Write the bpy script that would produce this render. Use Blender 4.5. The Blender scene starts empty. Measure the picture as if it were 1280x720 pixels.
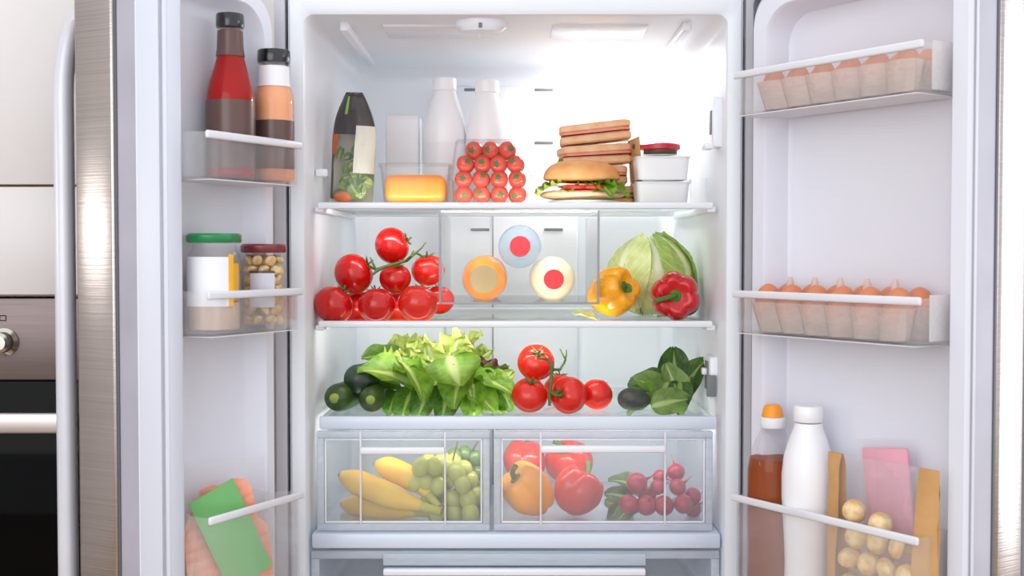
import bpy, bmesh, math, random
from mathutils import Vector, Matrix, noise

PI = math.pi
R = math.radians
scene = bpy.context.scene
COL = scene.collection
F = 1500.0            # focal length in pixels of the 1280 x 720 frame
CZ = 1.35             # eye height
CY = -2.05            # camera distance in front of the refrigerator's front plane (Y = 0)
PITCH = math.atan(45.0 / F)

# ------------------------------------------------------------------ camera
cd = bpy.data.cameras.new('camera')
cam = bpy.data.objects.new('camera', cd)
COL.objects.link(cam)
cam.location = (0, CY, CZ)
cam.rotation_euler = (PI / 2 - PITCH, 0, 0)
cd.sensor_width = 36.0
cd.lens = F / 1280.0 * 36.0
cd.clip_start = 0.05
cd.dof.use_dof = True
cd.dof.focus_distance = 2.2
cd.dof.aperture_fstop = 7.0
scene.camera = cam

# ------------------------------------------------------------------ world, lights, exposure
w = bpy.data.worlds.new('world')
scene.world = w
w.use_nodes = True
bg = w.node_tree.nodes['Background']
bg.inputs[0].default_value = (0.93, 0.96, 1.0, 1)
bg.inputs[1].default_value = 1.0


def area(name, loc, target, sx, sy, power, col=(1, 1, 1)):
    d = bpy.data.lights.new(name, 'AREA')
    d.shape = 'RECTANGLE'
    d.size, d.size_y, d.energy, d.color = sx, sy, power, col
    o = bpy.data.objects.new(name, d)
    COL.objects.link(o)
    o.location = loc
    o.rotation_euler = (Vector(target) - Vector(loc)).to_track_quat('-Z', 'Y').to_euler()
    return o


area('assumed_room_light', (-1.2, -3.2, 1.9), (0.25, 0.1, 1.2), 2.4, 1.8, 24, (0.98, 0.99, 1.0))  # unseen soft light assumed behind the camera, off to the left
area('assumed_reflection_light_right', (3.1, -0.45, 1.35), (0, -0.45, 1.35), 0.9, 2.2, 30, (0.96, 0.98, 1.0))  # assumed area light, no window built; its reflection whitens the right door's steel
area('assumed_reflection_light_left', (-2.55, -0.85, 1.50), (0, -0.6, 1.40), 0.8, 0.24, 3.2, (1.0, 0.98, 0.95))  # small area light added for the bright spot on the left door's steel

vs = scene.view_settings
vs.view_transform = 'Standard'
vs.look = 'None'
vs.gamma = 1.0
vs.use_curve_mapping = False
vs.exposure = 0.36
scene.cycles.transparent_max_bounces = 32
scene.cycles.max_bounces = 10
scene.cycles.diffuse_bounces = 5
scene.cycles.glossy_bounces = 4
scene.cycles.transmission_bounces = 8
scene.cycles.caustics_reflective = False
scene.cycles.caustics_refractive = False
scene.cycles.sample_clamp_indirect = 4.0
scene.cycles.use_denoising = True


# ------------------------------------------------------------------ measuring helpers
def S(px, py, D):
    """World point that lies at depth D in front of the camera along the line of sight (px, py)."""
    u = (px - 640.0) / F
    v = (360.0 - py) / F
    dy = math.cos(PITCH) + v * math.sin(PITCH)
    dz = -math.sin(PITCH) + v * math.cos(PITCH)
    k = D / dy
    return Vector((u * k, CY + D, CZ + dz * k))


def ZZ(py, D):
    return S(640, py, D).z


def XX(px, D):
    return S(px, 315, D).x


# ------------------------------------------------------------------ materials
def srgb(r, g, b):
    def f(c):
        c /= 255.0
        return c / 12.92 if c <= 0.04045 else ((c + 0.055) / 1.055) ** 2.4
    return (f(r), f(g), f(b), 1.0)


MATS = {}


def nt(name):
    m = bpy.data.materials.new(name)
    m.use_nodes = True
    m.node_tree.nodes.clear()
    MATS[name] = m
    return m, m.node_tree.nodes, m.node_tree.links


def mat(name, col, rough=0.5, metal=0.0, col2=None, vscale=8.0, bump=0.0, bscale=60.0, coat=0.0, sss=0.0,
        stretch=None, spec=0.5, emit=0.0, contrast=0.35):
    m, N, L = nt(name)
    out = N.new('ShaderNodeOutputMaterial')
    p = N.new('ShaderNodeBsdfPrincipled')
    L.new(p.outputs[0], out.inputs[0])
    p.inputs['Roughness'].default_value = rough
    p.inputs['Metallic'].default_value = metal
    p.inputs['Specular IOR Level'].default_value = spec
    p.inputs['Coat Weight'].default_value = coat
    p.inputs['Coat Roughness'].default_value = 0.12
    if sss:
        p.inputs['Subsurface Weight'].default_value = sss
        p.inputs['Subsurface Radius'].default_value = (0.012, 0.006, 0.003)
        p.inputs['Subsurface Scale'].default_value = 0.6
    tc = N.new('ShaderNodeTexCoord')
    mp = N.new('ShaderNodeMapping')
    L.new(tc.outputs['Object'], mp.inputs[0])
    if stretch:
        mp.inputs['Scale'].default_value = stretch
    nz = N.new('ShaderNodeTexNoise')
    nz.inputs['Scale'].default_value = vscale
    nz.inputs['Detail'].default_value = 4
    L.new(mp.outputs[0], nz.inputs[0])
    cr = N.new('ShaderNodeValToRGB')
    cr.color_ramp.elements[0].position = 0.5 - contrast / 2
    cr.color_ramp.elements[1].position = 0.5 + contrast / 2
    cr.color_ramp.elements[0].color = col
    c2 = col2 if col2 else tuple(min(1, c * 0.96) for c in col[:3]) + (1,)
    cr.color_ramp.elements[1].color = c2
    L.new(nz.outputs[0], cr.inputs[0])
    L.new(cr.outputs[0], p.inputs['Base Color'])
    if emit:
        p.inputs['Emission Color'].default_value = col
        p.inputs['Emission Strength'].default_value = emit
    if bump:
        n2 = N.new('ShaderNodeTexNoise')
        n2.inputs['Scale'].default_value = bscale
        n2.inputs['Detail'].default_value = 3
        L.new(mp.outputs[0], n2.inputs[0])
        b = N.new('ShaderNodeBump')
        b.inputs['Strength'].default_value = bump
        b.inputs['Distance'].default_value = 0.004
        L.new(n2.outputs[0], b.inputs['Height'])
        L.new(b.outputs[0], p.inputs['Normal'])
    return m


def clear(name, tint=(1, 1, 1), haze=0.05, haze_col=(0.9, 0.92, 0.95), rough=0.05, ior=1.45):
    """Thin clear plastic or glass: lets light straight through, reflects by Fresnel, a little milky."""
    m, N, L = nt(name)
    out = N.new('ShaderNodeOutputMaterial')
    tr = N.new('ShaderNodeBsdfTransparent')
    tr.inputs[0].default_value = tuple(tint) + (1,)
    gl = N.new('ShaderNodeBsdfGlossy')
    gl.inputs['Roughness'].default_value = rough
    df = N.new('ShaderNodeBsdfDiffuse')
    df.inputs[0].default_value = tuple(haze_col) + (1,)
    tl = N.new('ShaderNodeBsdfTranslucent')
    tl.inputs[0].default_value = tuple(haze_col) + (1,)
    hz = N.new('ShaderNodeMixShader')
    hz.inputs[0].default_value = 0.5
    L.new(df.outputs[0], hz.inputs[1])
    L.new(tl.outputs[0], hz.inputs[2])
    nz = N.new('ShaderNodeTexNoise')
    nz.inputs['Scale'].default_value = 12
    mr = N.new('ShaderNodeMapRange')
    mr.inputs[3].default_value = haze * 0.8
    mr.inputs[4].default_value = haze * 1.2
    L.new(nz.outputs[0], mr.inputs[0])
    m1 = N.new('ShaderNodeMixShader')
    L.new(mr.outputs[0], m1.inputs[0])
    L.new(tr.outputs[0], m1.inputs[1])
    L.new(hz.outputs[0], m1.inputs[2])
    lw = N.new('ShaderNodeLayerWeight')
    pw = N.new('ShaderNodeMath'); pw.operation = 'POWER'; pw.inputs[1].default_value = 5.0
    L.new(lw.outputs['Facing'], pw.inputs[0])
    fr = N.new('ShaderNodeMapRange')
    f0 = ((ior - 1) / (ior + 1)) ** 2
    fr.inputs[3].default_value = f0
    fr.inputs[4].default_value = 0.85
    L.new(pw.outputs[0], fr.inputs[0])
    m2 = N.new('ShaderNodeMixShader')
    L.new(fr.outputs[0], m2.inputs[0])
    L.new(m1.outputs[0], m2.inputs[1])
    L.new(gl.outputs[0], m2.inputs[2])
    L.new(m2.outputs[0], out.inputs[0])
    return m


def leafmat(name, dark, light, rib, rough=0.42, trans=0.3, veins=0.16):
    """Leaf: pale midrib and side veins from the leaf's own UV, mottled blade, some light through."""
    m, N, L = nt(name)
    out = N.new('ShaderNodeOutputMaterial')
    p = N.new('ShaderNodeBsdfPrincipled')
    p.inputs['Roughness'].default_value = rough
    tl = N.new('ShaderNodeBsdfTranslucent')
    mix = N.new('ShaderNodeMixShader')
    mix.inputs[0].default_value = trans
    uv = N.new('ShaderNodeUVMap')
    sp = N.new('ShaderNodeSeparateXYZ')
    L.new(uv.outputs[0], sp.inputs[0])
    a = N.new('ShaderNodeMath'); a.operation = 'SUBTRACT'; a.inputs[1].default_value = 0.5
    L.new(sp.outputs[0], a.inputs[0])
    b = N.new('ShaderNodeMath'); b.operation = 'ABSOLUTE'
    L.new(a.outputs[0], b.inputs[0])
    # side veins
    v1 = N.new('ShaderNodeMath'); v1.operation = 'MULTIPLY_ADD'
    v1.inputs[1].default_value = -0.8
    L.new(b.outputs[0], v1.inputs[0]); L.new(sp.outputs[1], v1.inputs[2])
    v2 = N.new('ShaderNodeMath'); v2.operation = 'MULTIPLY'; v2.inputs[1].default_value = 46
    L.new(v1.outputs[0], v2.inputs[0])
    v3 = N.new('ShaderNodeMath'); v3.operation = 'SINE'
    L.new(v2.outputs[0], v3.inputs[0])
    v4 = N.new('ShaderNodeMapRange'); v4.inputs[1].default_value = 0.75; v4.inputs[2].default_value = 1.0
    v4.inputs[4].default_value = veins
    L.new(v3.outputs[0], v4.inputs[0])
    # midrib, wider at the base of the leaf
    r1 = N.new('ShaderNodeMapRange'); r1.inputs[1].default_value = 0.0; r1.inputs[2].default_value = 1.0
    r1.inputs[3].default_value = 0.14; r1.inputs[4].default_value = 0.015
    L.new(sp.outputs[1], r1.inputs[0])
    r2 = N.new('ShaderNodeMath'); r2.operation = 'DIVIDE'
    L.new(b.outputs[0], r2.inputs[0]); L.new(r1.outputs[0], r2.inputs[1])
    r3 = N.new('ShaderNodeMapRange'); r3.inputs[1].default_value = 0.5; r3.inputs[2].default_value = 1.3
    r3.inputs[3].default_value = 1.0; r3.inputs[4].default_value = 0.0
    L.new(r2.outputs[0], r3.inputs[0])
    mx = N.new('ShaderNodeMath'); mx.operation = 'MAXIMUM'
    L.new(r3.outputs[0], mx.inputs[0]); L.new(v4.outputs[0], mx.inputs[1])
    tc = N.new('ShaderNodeTexCoord')
    nz = N.new('ShaderNodeTexNoise'); nz.inputs['Scale'].default_value = 38; nz.inputs['Detail'].default_value = 3
    L.new(tc.outputs['Object'], nz.inputs[0])
    cr = N.new('ShaderNodeValToRGB')
    cr.color_ramp.elements[0].position = 0.35; cr.color_ramp.elements[1].position = 0.68
    cr.color_ramp.elements[0].color = dark; cr.color_ramp.elements[1].color = light
    L.new(nz.outputs[0], cr.inputs[0])
    mc = N.new('ShaderNodeMixRGB')
    L.new(mx.outputs[0], mc.inputs[0]); L.new(cr.outputs[0], mc.inputs[1])
    mc.inputs[2].default_value = rib
    L.new(mc.outputs[0], p.inputs['Base Color']); L.new(mc.outputs[0], tl.inputs[0])
    bp = N.new('ShaderNodeBump'); bp.inputs['Strength'].default_value = 0.35; bp.inputs['Distance'].default_value = 0.002
    L.new(mx.outputs[0], bp.inputs['Height']); L.new(bp.outputs[0], p.inputs['Normal'])
    L.new(p.outputs[0], mix.inputs[1]); L.new(tl.outputs[0], mix.inputs[2])
    L.new(mix.outputs[0], out.inputs[0])
    return m


liner_m = mat('white_liner_plastic', srgb(234, 238, 244), 0.32, col2=srgb(231, 235, 242), vscale=3)
doorliner_m = mat('door_liner_plastic', srgb(226, 228, 238), 0.35, col2=srgb(223, 225, 236), vscale=3)
shadetrim_m = mat('shade_tinted_trim_plastic', srgb(220, 228, 242), 0.25, col2=srgb(214, 223, 238), vscale=4)  # white trim plastic with the blue of shade put into its colour
mullion_m = mat('mullion_plastic', srgb(212, 216, 228), 0.35, col2=srgb(209, 213, 226), vscale=3)
trim_m = mat('white_trim_plastic', srgb(238, 240, 246), 0.25, col2=srgb(234, 237, 244), vscale=4)
gasket_m = mat('grey_gasket_rubber', srgb(172, 170, 182), 0.55, col2=srgb(160, 158, 170))
shell_m = mat('grey_painted_shell', srgb(206, 204, 210), 0.45, col2=srgb(200, 198, 204))
darkgap_m = mat('dark_seal', srgb(95, 92, 100), 0.6)
steel_m = mat('brushed_steel', srgb(184, 176, 172), 0.24, metal=1.0, col2=srgb(170, 162, 158), vscale=6, stretch=(0.5, 0.5, 70), bump=0.05, bscale=6)
handle_m = mat('satin_grey_handle', srgb(214, 214, 222), 0.35, metal=0.2, col2=srgb(208, 208, 216))
vent_m = mat('dark_vent_slot', srgb(120, 122, 125), 0.6)
rimbar_m = mat('grey_white_rim', srgb(226, 226, 232), 0.3, col2=srgb(220, 220, 227))
frost_m = clear('frosted_drawer_plastic', (0.985, 0.99, 1.0), 0.13, (0.93, 0.95, 0.99), 0.12, ior=1.25)
drawer_edge_m = clear('drawer_frame_plastic', (0.92, 0.95, 1.0), 0.72, (0.90, 0.94, 1.0), 0.15, ior=1.3)
binclear_m = clear('clear_bin_plastic', (1.0, 1.0, 1.0), 0.14, (0.97, 0.97, 0.98), 0.1, ior=1.25)
endpanel_m = clear('milky_end_panel', (1, 1, 1), 0.75, (0.97, 0.97, 0.98), 0.15, ior=1.3)
glass_m = clear('shelf_glass', (0.95, 0.985, 0.965), 0.05, (0.9, 0.97, 0.93), 0.03)
pet_m = clear('clear_food_plastic', (0.985, 0.985, 0.985), 0.022, (0.95, 0.95, 0.97), 0.06, ior=1.25)
film_m = clear('clear_film', (0.985, 0.985, 0.985), 0.13, (0.96, 0.95, 0.96), 0.14, ior=1.25)
hang_m = clear('hanging_bin_plastic', (0.99, 0.99, 0.99), 0.01, (0.95, 0.95, 0.97), 0.04, ior=1.25)
jarglass_m = clear('jar_glass', (0.985, 0.985, 0.985), 0.012, (0.92, 0.93, 0.95), 0.02, 1.32)
edge_m = mat('grey_clear_edge', srgb(150, 153, 159), 0.25)
lamp_m = mat('lamp_lens', (1, 1, 1, 1), 0.4, emit=7.0)
fill_strip_m = mat('added_fill_glow', (1, 1, 1, 1), 0.4, emit=2.5)  # glow of the fill strips added under the shelves
wall_m = mat('white_wall_paint', srgb(240, 239, 238), 0.8, col2=srgb(236, 235, 234), bump=0.05, bscale=200)
taupe_m = mat('taupe_wall_paint', srgb(222, 220, 219), 0.85, col2=srgb(216, 214, 213))
floor_m = mat('pale_wood_floor', srgb(176, 152, 128), 0.45, col2=srgb(150, 126, 104), vscale=5, stretch=(1, 12, 1))
cab_m = mat('warm_white_lacquer', srgb(226, 220, 219), 0.3, col2=srgb(223, 217, 216))
wood_edge_m = mat('brown_edge', srgb(206, 180, 164), 0.5)
ovenpanel_m = mat('oven_brown_steel', srgb(120, 108, 106), 0.38, metal=0.75, col2=srgb(112, 100, 98), stretch=(1, 1, 30))
ovenblack_m = mat('oven_black_glass', srgb(6, 6, 7), 0.06, spec=0.07)
ovenhandle_m = mat('oven_handle_steel', srgb(205, 195, 192), 0.28, metal=0.9)
chrome_m = mat('chrome_knob', srgb(205, 200, 190), 0.15, metal=1.0)

tomato_m = mat('tomato_skin', srgb(205, 18, 12), 0.22, col2=srgb(186, 10, 8), vscale=18, coat=0.12, sss=0.05)
tomato2_m = mat('tomato_skin_light', srgb(222, 42, 26), 0.22, col2=srgb(208, 30, 18), vscale=18, coat=0.12, sss=0.05)
cherry_m = mat('cherry_tomato_skin', srgb(222, 84, 58), 0.25, col2=srgb(206, 56, 40), vscale=30, coat=0.4)
calyx_m = mat('tomato_calyx_green', srgb(92, 112, 48), 0.6, col2=srgb(70, 92, 36), vscale=60)
yellowpep_m = mat('yellow_pepper_skin', srgb(250, 176, 22), 0.22, col2=srgb(244, 160, 14), vscale=12, coat=0.4)
orangepep_m = mat('orange_pepper_skin', srgb(255, 172, 28), 0.25, col2=srgb(252, 158, 20), vscale=12, coat=0.4)
redpep_m = mat('red_pepper_skin', srgb(206, 12, 26), 0.2, col2=srgb(186, 6, 20), vscale=12, coat=0.15)
redpep2_m = mat('red_orange_pepper_skin', srgb(216, 46, 28), 0.25, col2=srgb(200, 34, 24), vscale=12, coat=0.4)
pepstem_m = mat('pepper_stem_green', srgb(84, 124, 40), 0.5, col2=srgb(60, 100, 30), vscale=50)
cuke_m = mat('cucumber_skin', srgb(58, 84, 32), 0.4, col2=srgb(34, 58, 22), vscale=26, stretch=(1, 0.25, 1), bump=0.25, bscale=70)
cuketip_m = mat('cucumber_end', srgb(160, 172, 70), 0.5, col2=srgb(120, 140, 50), vscale=40)
zuke_m = mat('dark_zucchini_skin', srgb(54, 74, 58), 0.35, col2=srgb(30, 48, 34), vscale=30)
avocado_m = mat('avocado_skin', srgb(40, 46, 40), 0.45, col2=srgb(66, 72, 66), vscale=40, bump=0.5, bscale=120)
onion_m = mat('red_onion_skin', srgb(124, 48, 62), 0.35, col2=srgb(160, 90, 100), vscale=30, stretch=(4, 4, 0.5))
banana_m = mat('banana_peel', srgb(244, 200, 64), 0.5, col2=srgb(232, 176, 52), vscale=14)
bananaend_m = mat('banana_green_stem', srgb(196, 188, 72), 0.6, col2=srgb(168, 168, 62), vscale=40)
grape_m = mat('green_grape_skin', srgb(196, 196, 92), 0.25, col2=srgb(166, 174, 70), vscale=40, coat=0.3, sss=0.05)
grapedark_m = mat('dark_green_grape_skin', srgb(104, 130, 62), 0.3, col2=srgb(84, 110, 50), vscale=40, coat=0.3)
twig_m = mat('brown_twig', srgb(98, 84, 44), 0.7, col2=srgb(78, 66, 34), vscale=60)
radish_m = mat('radish_skin', srgb(182, 16, 62), 0.3, col2=srgb(150, 8, 48), vscale=24, coat=0.3)
egg_m = mat('brown_eggshell', srgb(216, 136, 96), 0.5, col2=srgb(206, 122, 82), vscale=14)
carton_m = clear('peach_carton_plastic', (0.95, 0.84, 0.78), 0.80, (0.93, 0.80, 0.73), 0.2)
ketchup_m = mat('ketchup', srgb(168, 14, 8), 0.4, col2=srgb(150, 10, 6), vscale=10, spec=0.1)
sauce_m = mat('salmon_sauce', srgb(246, 176, 134), 0.4, col2=srgb(240, 164, 122), vscale=10, spec=0.1)
blackcap_m = mat('black_cap', srgb(22, 22, 26), 0.22, coat=0.4)
brownlabel_m = mat('dark_brown_label', srgb(98, 72, 66), 0.3, col2=srgb(92, 66, 60))
whitelabel_m = mat('white_label', srgb(238, 238, 242), 0.45, col2=srgb(232, 233, 238))
greylabel_m = mat('pale_lilac_label', srgb(214, 213, 226), 0.45, col2=srgb(208, 207, 221))
greenlid_m = mat('green_lid', srgb(26, 130, 74), 0.25, col2=srgb(22, 120, 68), coat=0.3)
maroonlid_m = mat('maroon_lid', srgb(124, 44, 54), 0.25, col2=srgb(116, 38, 48), coat=0.3)
redlid_m = mat('red_lid', srgb(196, 24, 48), 0.25, col2=srgb(186, 20, 42), coat=0.3)
darklid_m = mat('dark_blue_lid', srgb(46, 50, 66), 0.3)
darkjam_m = mat('dark_jar_contents', srgb(84, 66, 44), 0.3)
yellowfood_m = mat('yellow_preserve', srgb(244, 186, 44), 0.3, col2=srgb(236, 166, 34), vscale=40)
pinkfood_m = mat('beige_preserve', srgb(206, 180, 160), 0.5, col2=srgb(196, 168, 150), vscale=40)
mush_m = mat('pale_mushroom', srgb(240, 216, 168), 0.5, col2=srgb(216, 170, 104), vscale=1.6)
mushstem_m = mat('mushroom_stem', srgb(228, 206, 160), 0.6, col2=srgb(196, 150, 92), vscale=50)
milk_m = mat('white_bottle_plastic', srgb(244, 244, 247), 0.3, col2=srgb(240, 241, 245), coat=0.2)
milk_label_m = mat('plain_white_sleeve', srgb(236, 238, 243), 0.4)
cheese_m = mat('orange_cheese', srgb(248, 148, 14), 0.4, col2=srgb(244, 138, 10), vscale=10)
bun_m = mat('bread_crust', srgb(234, 176, 114), 0.55, col2=srgb(222, 150, 84), vscale=24, bump=0.3, bscale=90)
crumb_m = mat('bread_crumb', srgb(240, 206, 168), 0.75, col2=srgb(232, 192, 150), vscale=60, bump=0.6, bscale=180)
toast_m = mat('toasted_bread', srgb(242, 204, 164), 0.7, col2=srgb(230, 176, 128), vscale=30, bump=0.5, bscale=150)
ham_m = mat('pink_ham', srgb(232, 150, 130), 0.4, col2=srgb(222, 130, 110), vscale=30)
plate_m = mat('white_plate', srgb(240, 240, 240), 0.2, coat=0.3)
tubwhite_m = mat('white_tub', srgb(238, 237, 238), 0.35, col2=srgb(234, 233, 234))
blackfilm_m = mat('black_bag_film', srgb(76, 69, 70), 0.3, col2=srgb(58, 52, 54), vscale=14, bump=0.5, bscale=30)
creamfilm_m = mat('cream_bag_film', srgb(226, 220, 206), 0.4, col2=srgb(216, 208, 192), vscale=14)
limeprint_m = mat('lime_print', srgb(140, 172, 76), 0.4)
rust_m = mat('carrot_orange', srgb(206, 112, 56), 0.5, col2=srgb(190, 94, 44), vscale=30)
kraft_m = mat('kraft_brown', srgb(206, 160, 106), 0.55, col2=srgb(194, 146, 88), vscale=20, bump=0.3, bscale=40)
pinkpack_m = mat('pink_pack', srgb(236, 172, 190), 0.4, col2=srgb(228, 158, 178), vscale=10)
tea_m = mat('amber_tea', srgb(150, 72, 28), 0.4, col2=srgb(138, 60, 20), spec=0.1)
orangecap_m = mat('orange_cap', srgb(250, 158, 36), 0.35)
greenlabel_m = mat('green_label', srgb(116, 184, 112), 0.35, col2=srgb(108, 176, 104), vscale=6)
salmon_m = mat('salmon_slice', srgb(246, 136, 100), 0.3, col2=srgb(250, 186, 160), vscale=16, stretch=(1, 1, 5))
orangejuice_m = mat('orange_juice', srgb(246, 152, 36), 0.25, col2=srgb(242, 136, 44), vscale=8, coat=0.5)
beigecap_m = mat('beige_cap', srgb(172, 144, 98), 0.5)
redcap_m = mat('red_bottle_cap', srgb(214, 24, 36), 0.35)
creamjuice_m = mat('cream_drink', srgb(252, 240, 208), 0.3, col2=srgb(250, 236, 200), coat=0.3)
waterblue_m = clear('pale_blue_bottle', (0.86, 0.93, 1.0), 0.22, (0.75, 0.86, 0.97), 0.04)
cabcore_m = mat('cabbage_core', srgb(214, 224, 150), 0.5, col2=srgb(190, 208, 116), vscale=20)

leaf_dark = leafmat('dark_green_leaf', srgb(58, 98, 26), srgb(96, 138, 42), srgb(150, 176, 90))
leaf_mid = leafmat('fresh_green_leaf', srgb(92, 140, 34), srgb(142, 180, 58), srgb(190, 206, 130))
leaf_pale = leafmat('pale_lettuce_leaf', srgb(174, 198, 82), srgb(212, 224, 132), srgb(238, 240, 204))
leaf_red = leafmat('dark_red_leaf', srgb(66, 24, 28), srgb(100, 40, 40), srgb(150, 90, 80))
leaf_cab = leafmat('cabbage_leaf', srgb(204, 218, 126), srgb(232, 238, 176), srgb(242, 244, 214), trans=0.2, veins=0.45)
leaf_cabgreen = leafmat('cabbage_outer_leaf', srgb(158, 188, 84), srgb(196, 214, 118), srgb(230, 236, 186), trans=0.2, veins=0.4)
leaf_spin = leafmat('spinach_leaf', srgb(40, 74, 26), srgb(70, 108, 40), srgb(140, 164, 92), 0.5, 0.2)
leaf_spin2 = leafmat('spinach_leaf_back', srgb(96, 128, 58), srgb(128, 154, 80), srgb(176, 190, 126), 0.55, 0.25)


# ------------------------------------------------------------------ mesh builder
class MB:
    def __init__(self):
        self.v, self.f, self.uv = [], [], None

    def add(self, vs, fs, M=None):
        o = len(self.v)
        for p in vs:
            p = Vector(p)
            self.v.append(M @ p if M else p)
        for f in fs:
            self.f.append(tuple(i + o for i in f))
        return self

    def bm_add(self, bm, M=None):
        bm.verts.ensure_lookup_table()
        bm.verts.index_update()
        vs = [v.co.copy() for v in bm.verts]
        fs = [[v.index for v in f.verts] for f in bm.faces]
        bm.free()
        return self.add(vs, fs, M)

    def box(self, c, s, r=0.0, seg=2, M=None):
        bm = bmesh.new()
        bmesh.ops.create_cube(bm, size=1.0)
        for v in bm.verts:
            v.co = Vector((v.co.x * s[0], v.co.y * s[1], v.co.z * s[2]))
        if r > 0:
            r = min(r, min(s) * 0.49)
            bmesh.ops.bevel(bm, geom=list(bm.edges), offset=r, segments=seg, affect='EDGES', profile=0.5)
        for v in bm.verts:
            v.co += Vector(c)
        return self.bm_add(bm, M)

    def box2(self, a, b, r=0.0, seg=2, M=None):
        a, b = Vector(a), Vector(b)
        return self.box((a + b) / 2, [abs(b[i] - a[i]) for i in range(3)], r, seg, M)

    def lathe(self, prof, n=32, M=None, a0=0.0, a1=2 * PI):
        full = abs(a1 - a0 - 2 * PI) < 1e-6
        k = n if full else n + 1
        vs, fs = [], []
        for r, z in prof:
            for i in range(k):
                a = a0 + (a1 - a0) * i / n
                vs.append((r * math.cos(a), r * math.sin(a), z))
        for j in range(len(prof) - 1):
            for i in range(n):
                i2 = (i + 1) % k
                fs.append((j * k + i, j * k + i2, (j + 1) * k + i2, (j + 1) * k + i))
        if full:
            if prof[0][0] > 1e-5:
                fs.append(tuple(range(k)))
            if prof[-1][0] > 1e-5:
                fs.append(tuple((len(prof) - 1) * k + i for i in range(k)))
        return self.add(vs, fs, M)

    def loft(self, loops, cap0=False, cap1=False, closed=True, M=None):
        n = len(loops[0])
        vs = [p for lp in loops for p in lp]
        fs = []
        for j in range(len(loops) - 1):
            for i in range(n if closed else n - 1):
                i2 = (i + 1) % n
                fs.append((j * n + i, j * n + i2, (j + 1) * n + i2, (j + 1) * n + i))
        if cap0:
            fs.append(tuple(range(n)))
        if cap1:
            fs.append(tuple((len(loops) - 1) * n + i for i in range(n)))
        return self.add(vs, fs, M)

    def tube(self, pts, rad, n=10, M=None, caps=True):
        pts = [Vector(p) for p in pts]
        rs = rad if isinstance(rad, (list, tuple)) else [rad] * len(pts)
        loops = []
        up = None
        for i, p in enumerate(pts):
            t = (pts[min(i + 1, len(pts) - 1)] - pts[max(i - 1, 0)]).normalized()
            if up is None:
                up = Vector((0, 0, 1)) if abs(t.z) < 0.9 else Vector((1, 0, 0))
            s = t.cross(up).normalized()
            up = s.cross(t).normalized()
            loops.append([p + (s * math.cos(2 * PI * k / n) + up * math.sin(2 * PI * k / n)) * rs[i] for k in range(n)])
        return self.loft(loops, caps, caps, True, M)

    def blob(self, fn, nt_=20, np_=28, M=None):
        """closed surface from fn(theta, phi) -> point"""
        vs = [fn(0, 0)]
        for j in range(1, nt_):
            for i in range(np_):
                vs.append(fn(PI * j / nt_, 2 * PI * i / np_))
        vs.append(fn(PI, 0))
        fs = []
        for i in range(np_):
            fs.append((0, 1 + i, 1 + (i + 1) % np_))
        for j in range(nt_ - 2):
            for i in range(np_):
                a = 1 + j * np_
                fs.append((a + i, a + np_ + i, a + np_ + (i + 1) % np_, a + (i + 1) % np_))
        e = len(vs) - 1
        a = 1 + (nt_ - 2) * np_
        for i in range(np_):
            fs.append((a + i, e, a + (i + 1) % np_))
        return self.add(vs, fs, M)

    def grid(self, fn, nu, nv, M=None, uv=False):
        vs, fs = [], []
        for j in range(nv + 1):
            for i in range(nu + 1):
                vs.append(fn(i / nu, j / nv))
        for j in range(nv):
            for i in range(nu):
                a = j * (nu + 1) + i
                fs.append((a, a + 1, a + nu + 2, a + nu + 1))
        if uv:
            if self.uv is None:
                self.uv = []
            for j in range(nv + 1):
                for i in range(nu + 1):
                    self.uv.append((i / nu, j / nv))
        return self.add(vs, fs, M)

    def mesh(self, name, m, recalc=True, sharp=38):
        me = bpy.data.meshes.new(name)
        me.from_pydata([tuple(v) for v in self.v], [], self.f)
        if recalc:
            bm = bmesh.new()
            bm.from_mesh(me)
            bmesh.ops.recalc_face_normals(bm, faces=list(bm.faces))
            bm.to_mesh(me)
            bm.free()
        if self.uv:
            ul = me.uv_layers.new(name='UVMap')
            for lp in me.loops:
                ul.data[lp.index].uv = self.uv[lp.vertex_index]
        me.materials.append(m)
        me.polygons.foreach_set('use_smooth', [True] * len(me.polygons))
        me.set_sharp_from_angle(angle=R(sharp))
        me.update()
        return me

    def build(self, name, m, parent=None, loc=None, rot=None, recalc=True, sharp=38):
        return obj(name, self.mesh(name, m, recalc, sharp), parent, loc, rot)


def obj(name, me, parent=None, loc=None, rot=None, scale=None, M=None):
    o = bpy.data.objects.new(name, me)
    COL.objects.link(o)
    if parent:
        o.parent = parent
    if M is not None:
        o.matrix_local = M
    if loc is not None:
        o.location = loc
    if rot is not None:
        o.rotation_euler = rot
    if scale is not None:
        o.scale = scale if hasattr(scale, '__len__') else (scale,) * 3
    return o


def tag(o, label, cat=None, group=None):
    o['label'] = label
    if cat:
        o['category'] = cat
    if group:
        o['group'] = group
    return o


def thing(name, label, cat, loc=(0, 0, 0), rot=None, group=None):
    o = bpy.data.objects.new(name, None)
    COL.objects.link(o)
    o.location = loc
    if rot is not None:
        o.rotation_euler = rot
    o.empty_display_size = 0.05
    return tag(o, label, cat, group)


def struct(name, mb, m):
    o = mb.build(name, m)
    o['kind'] = 'structure'
    return o


def rrect(hx, hz, r, n=6, cx=0.0, cz=0.0):
    """rounded rectangle outline, counter-clockwise"""
    pts = []
    for (sx, sz, a0) in ((1, 1, 0), (-1, 1, PI / 2), (-1, -1, PI), (1, -1, 1.5 * PI)):
        for k in range(n + 1):
            a = a0 + PI / 2 * k / n
            pts.append((cx + sx * (hx - r) + r * math.cos(a), cz + sz * (hz - r) + r * math.sin(a)))
    return pts


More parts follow.
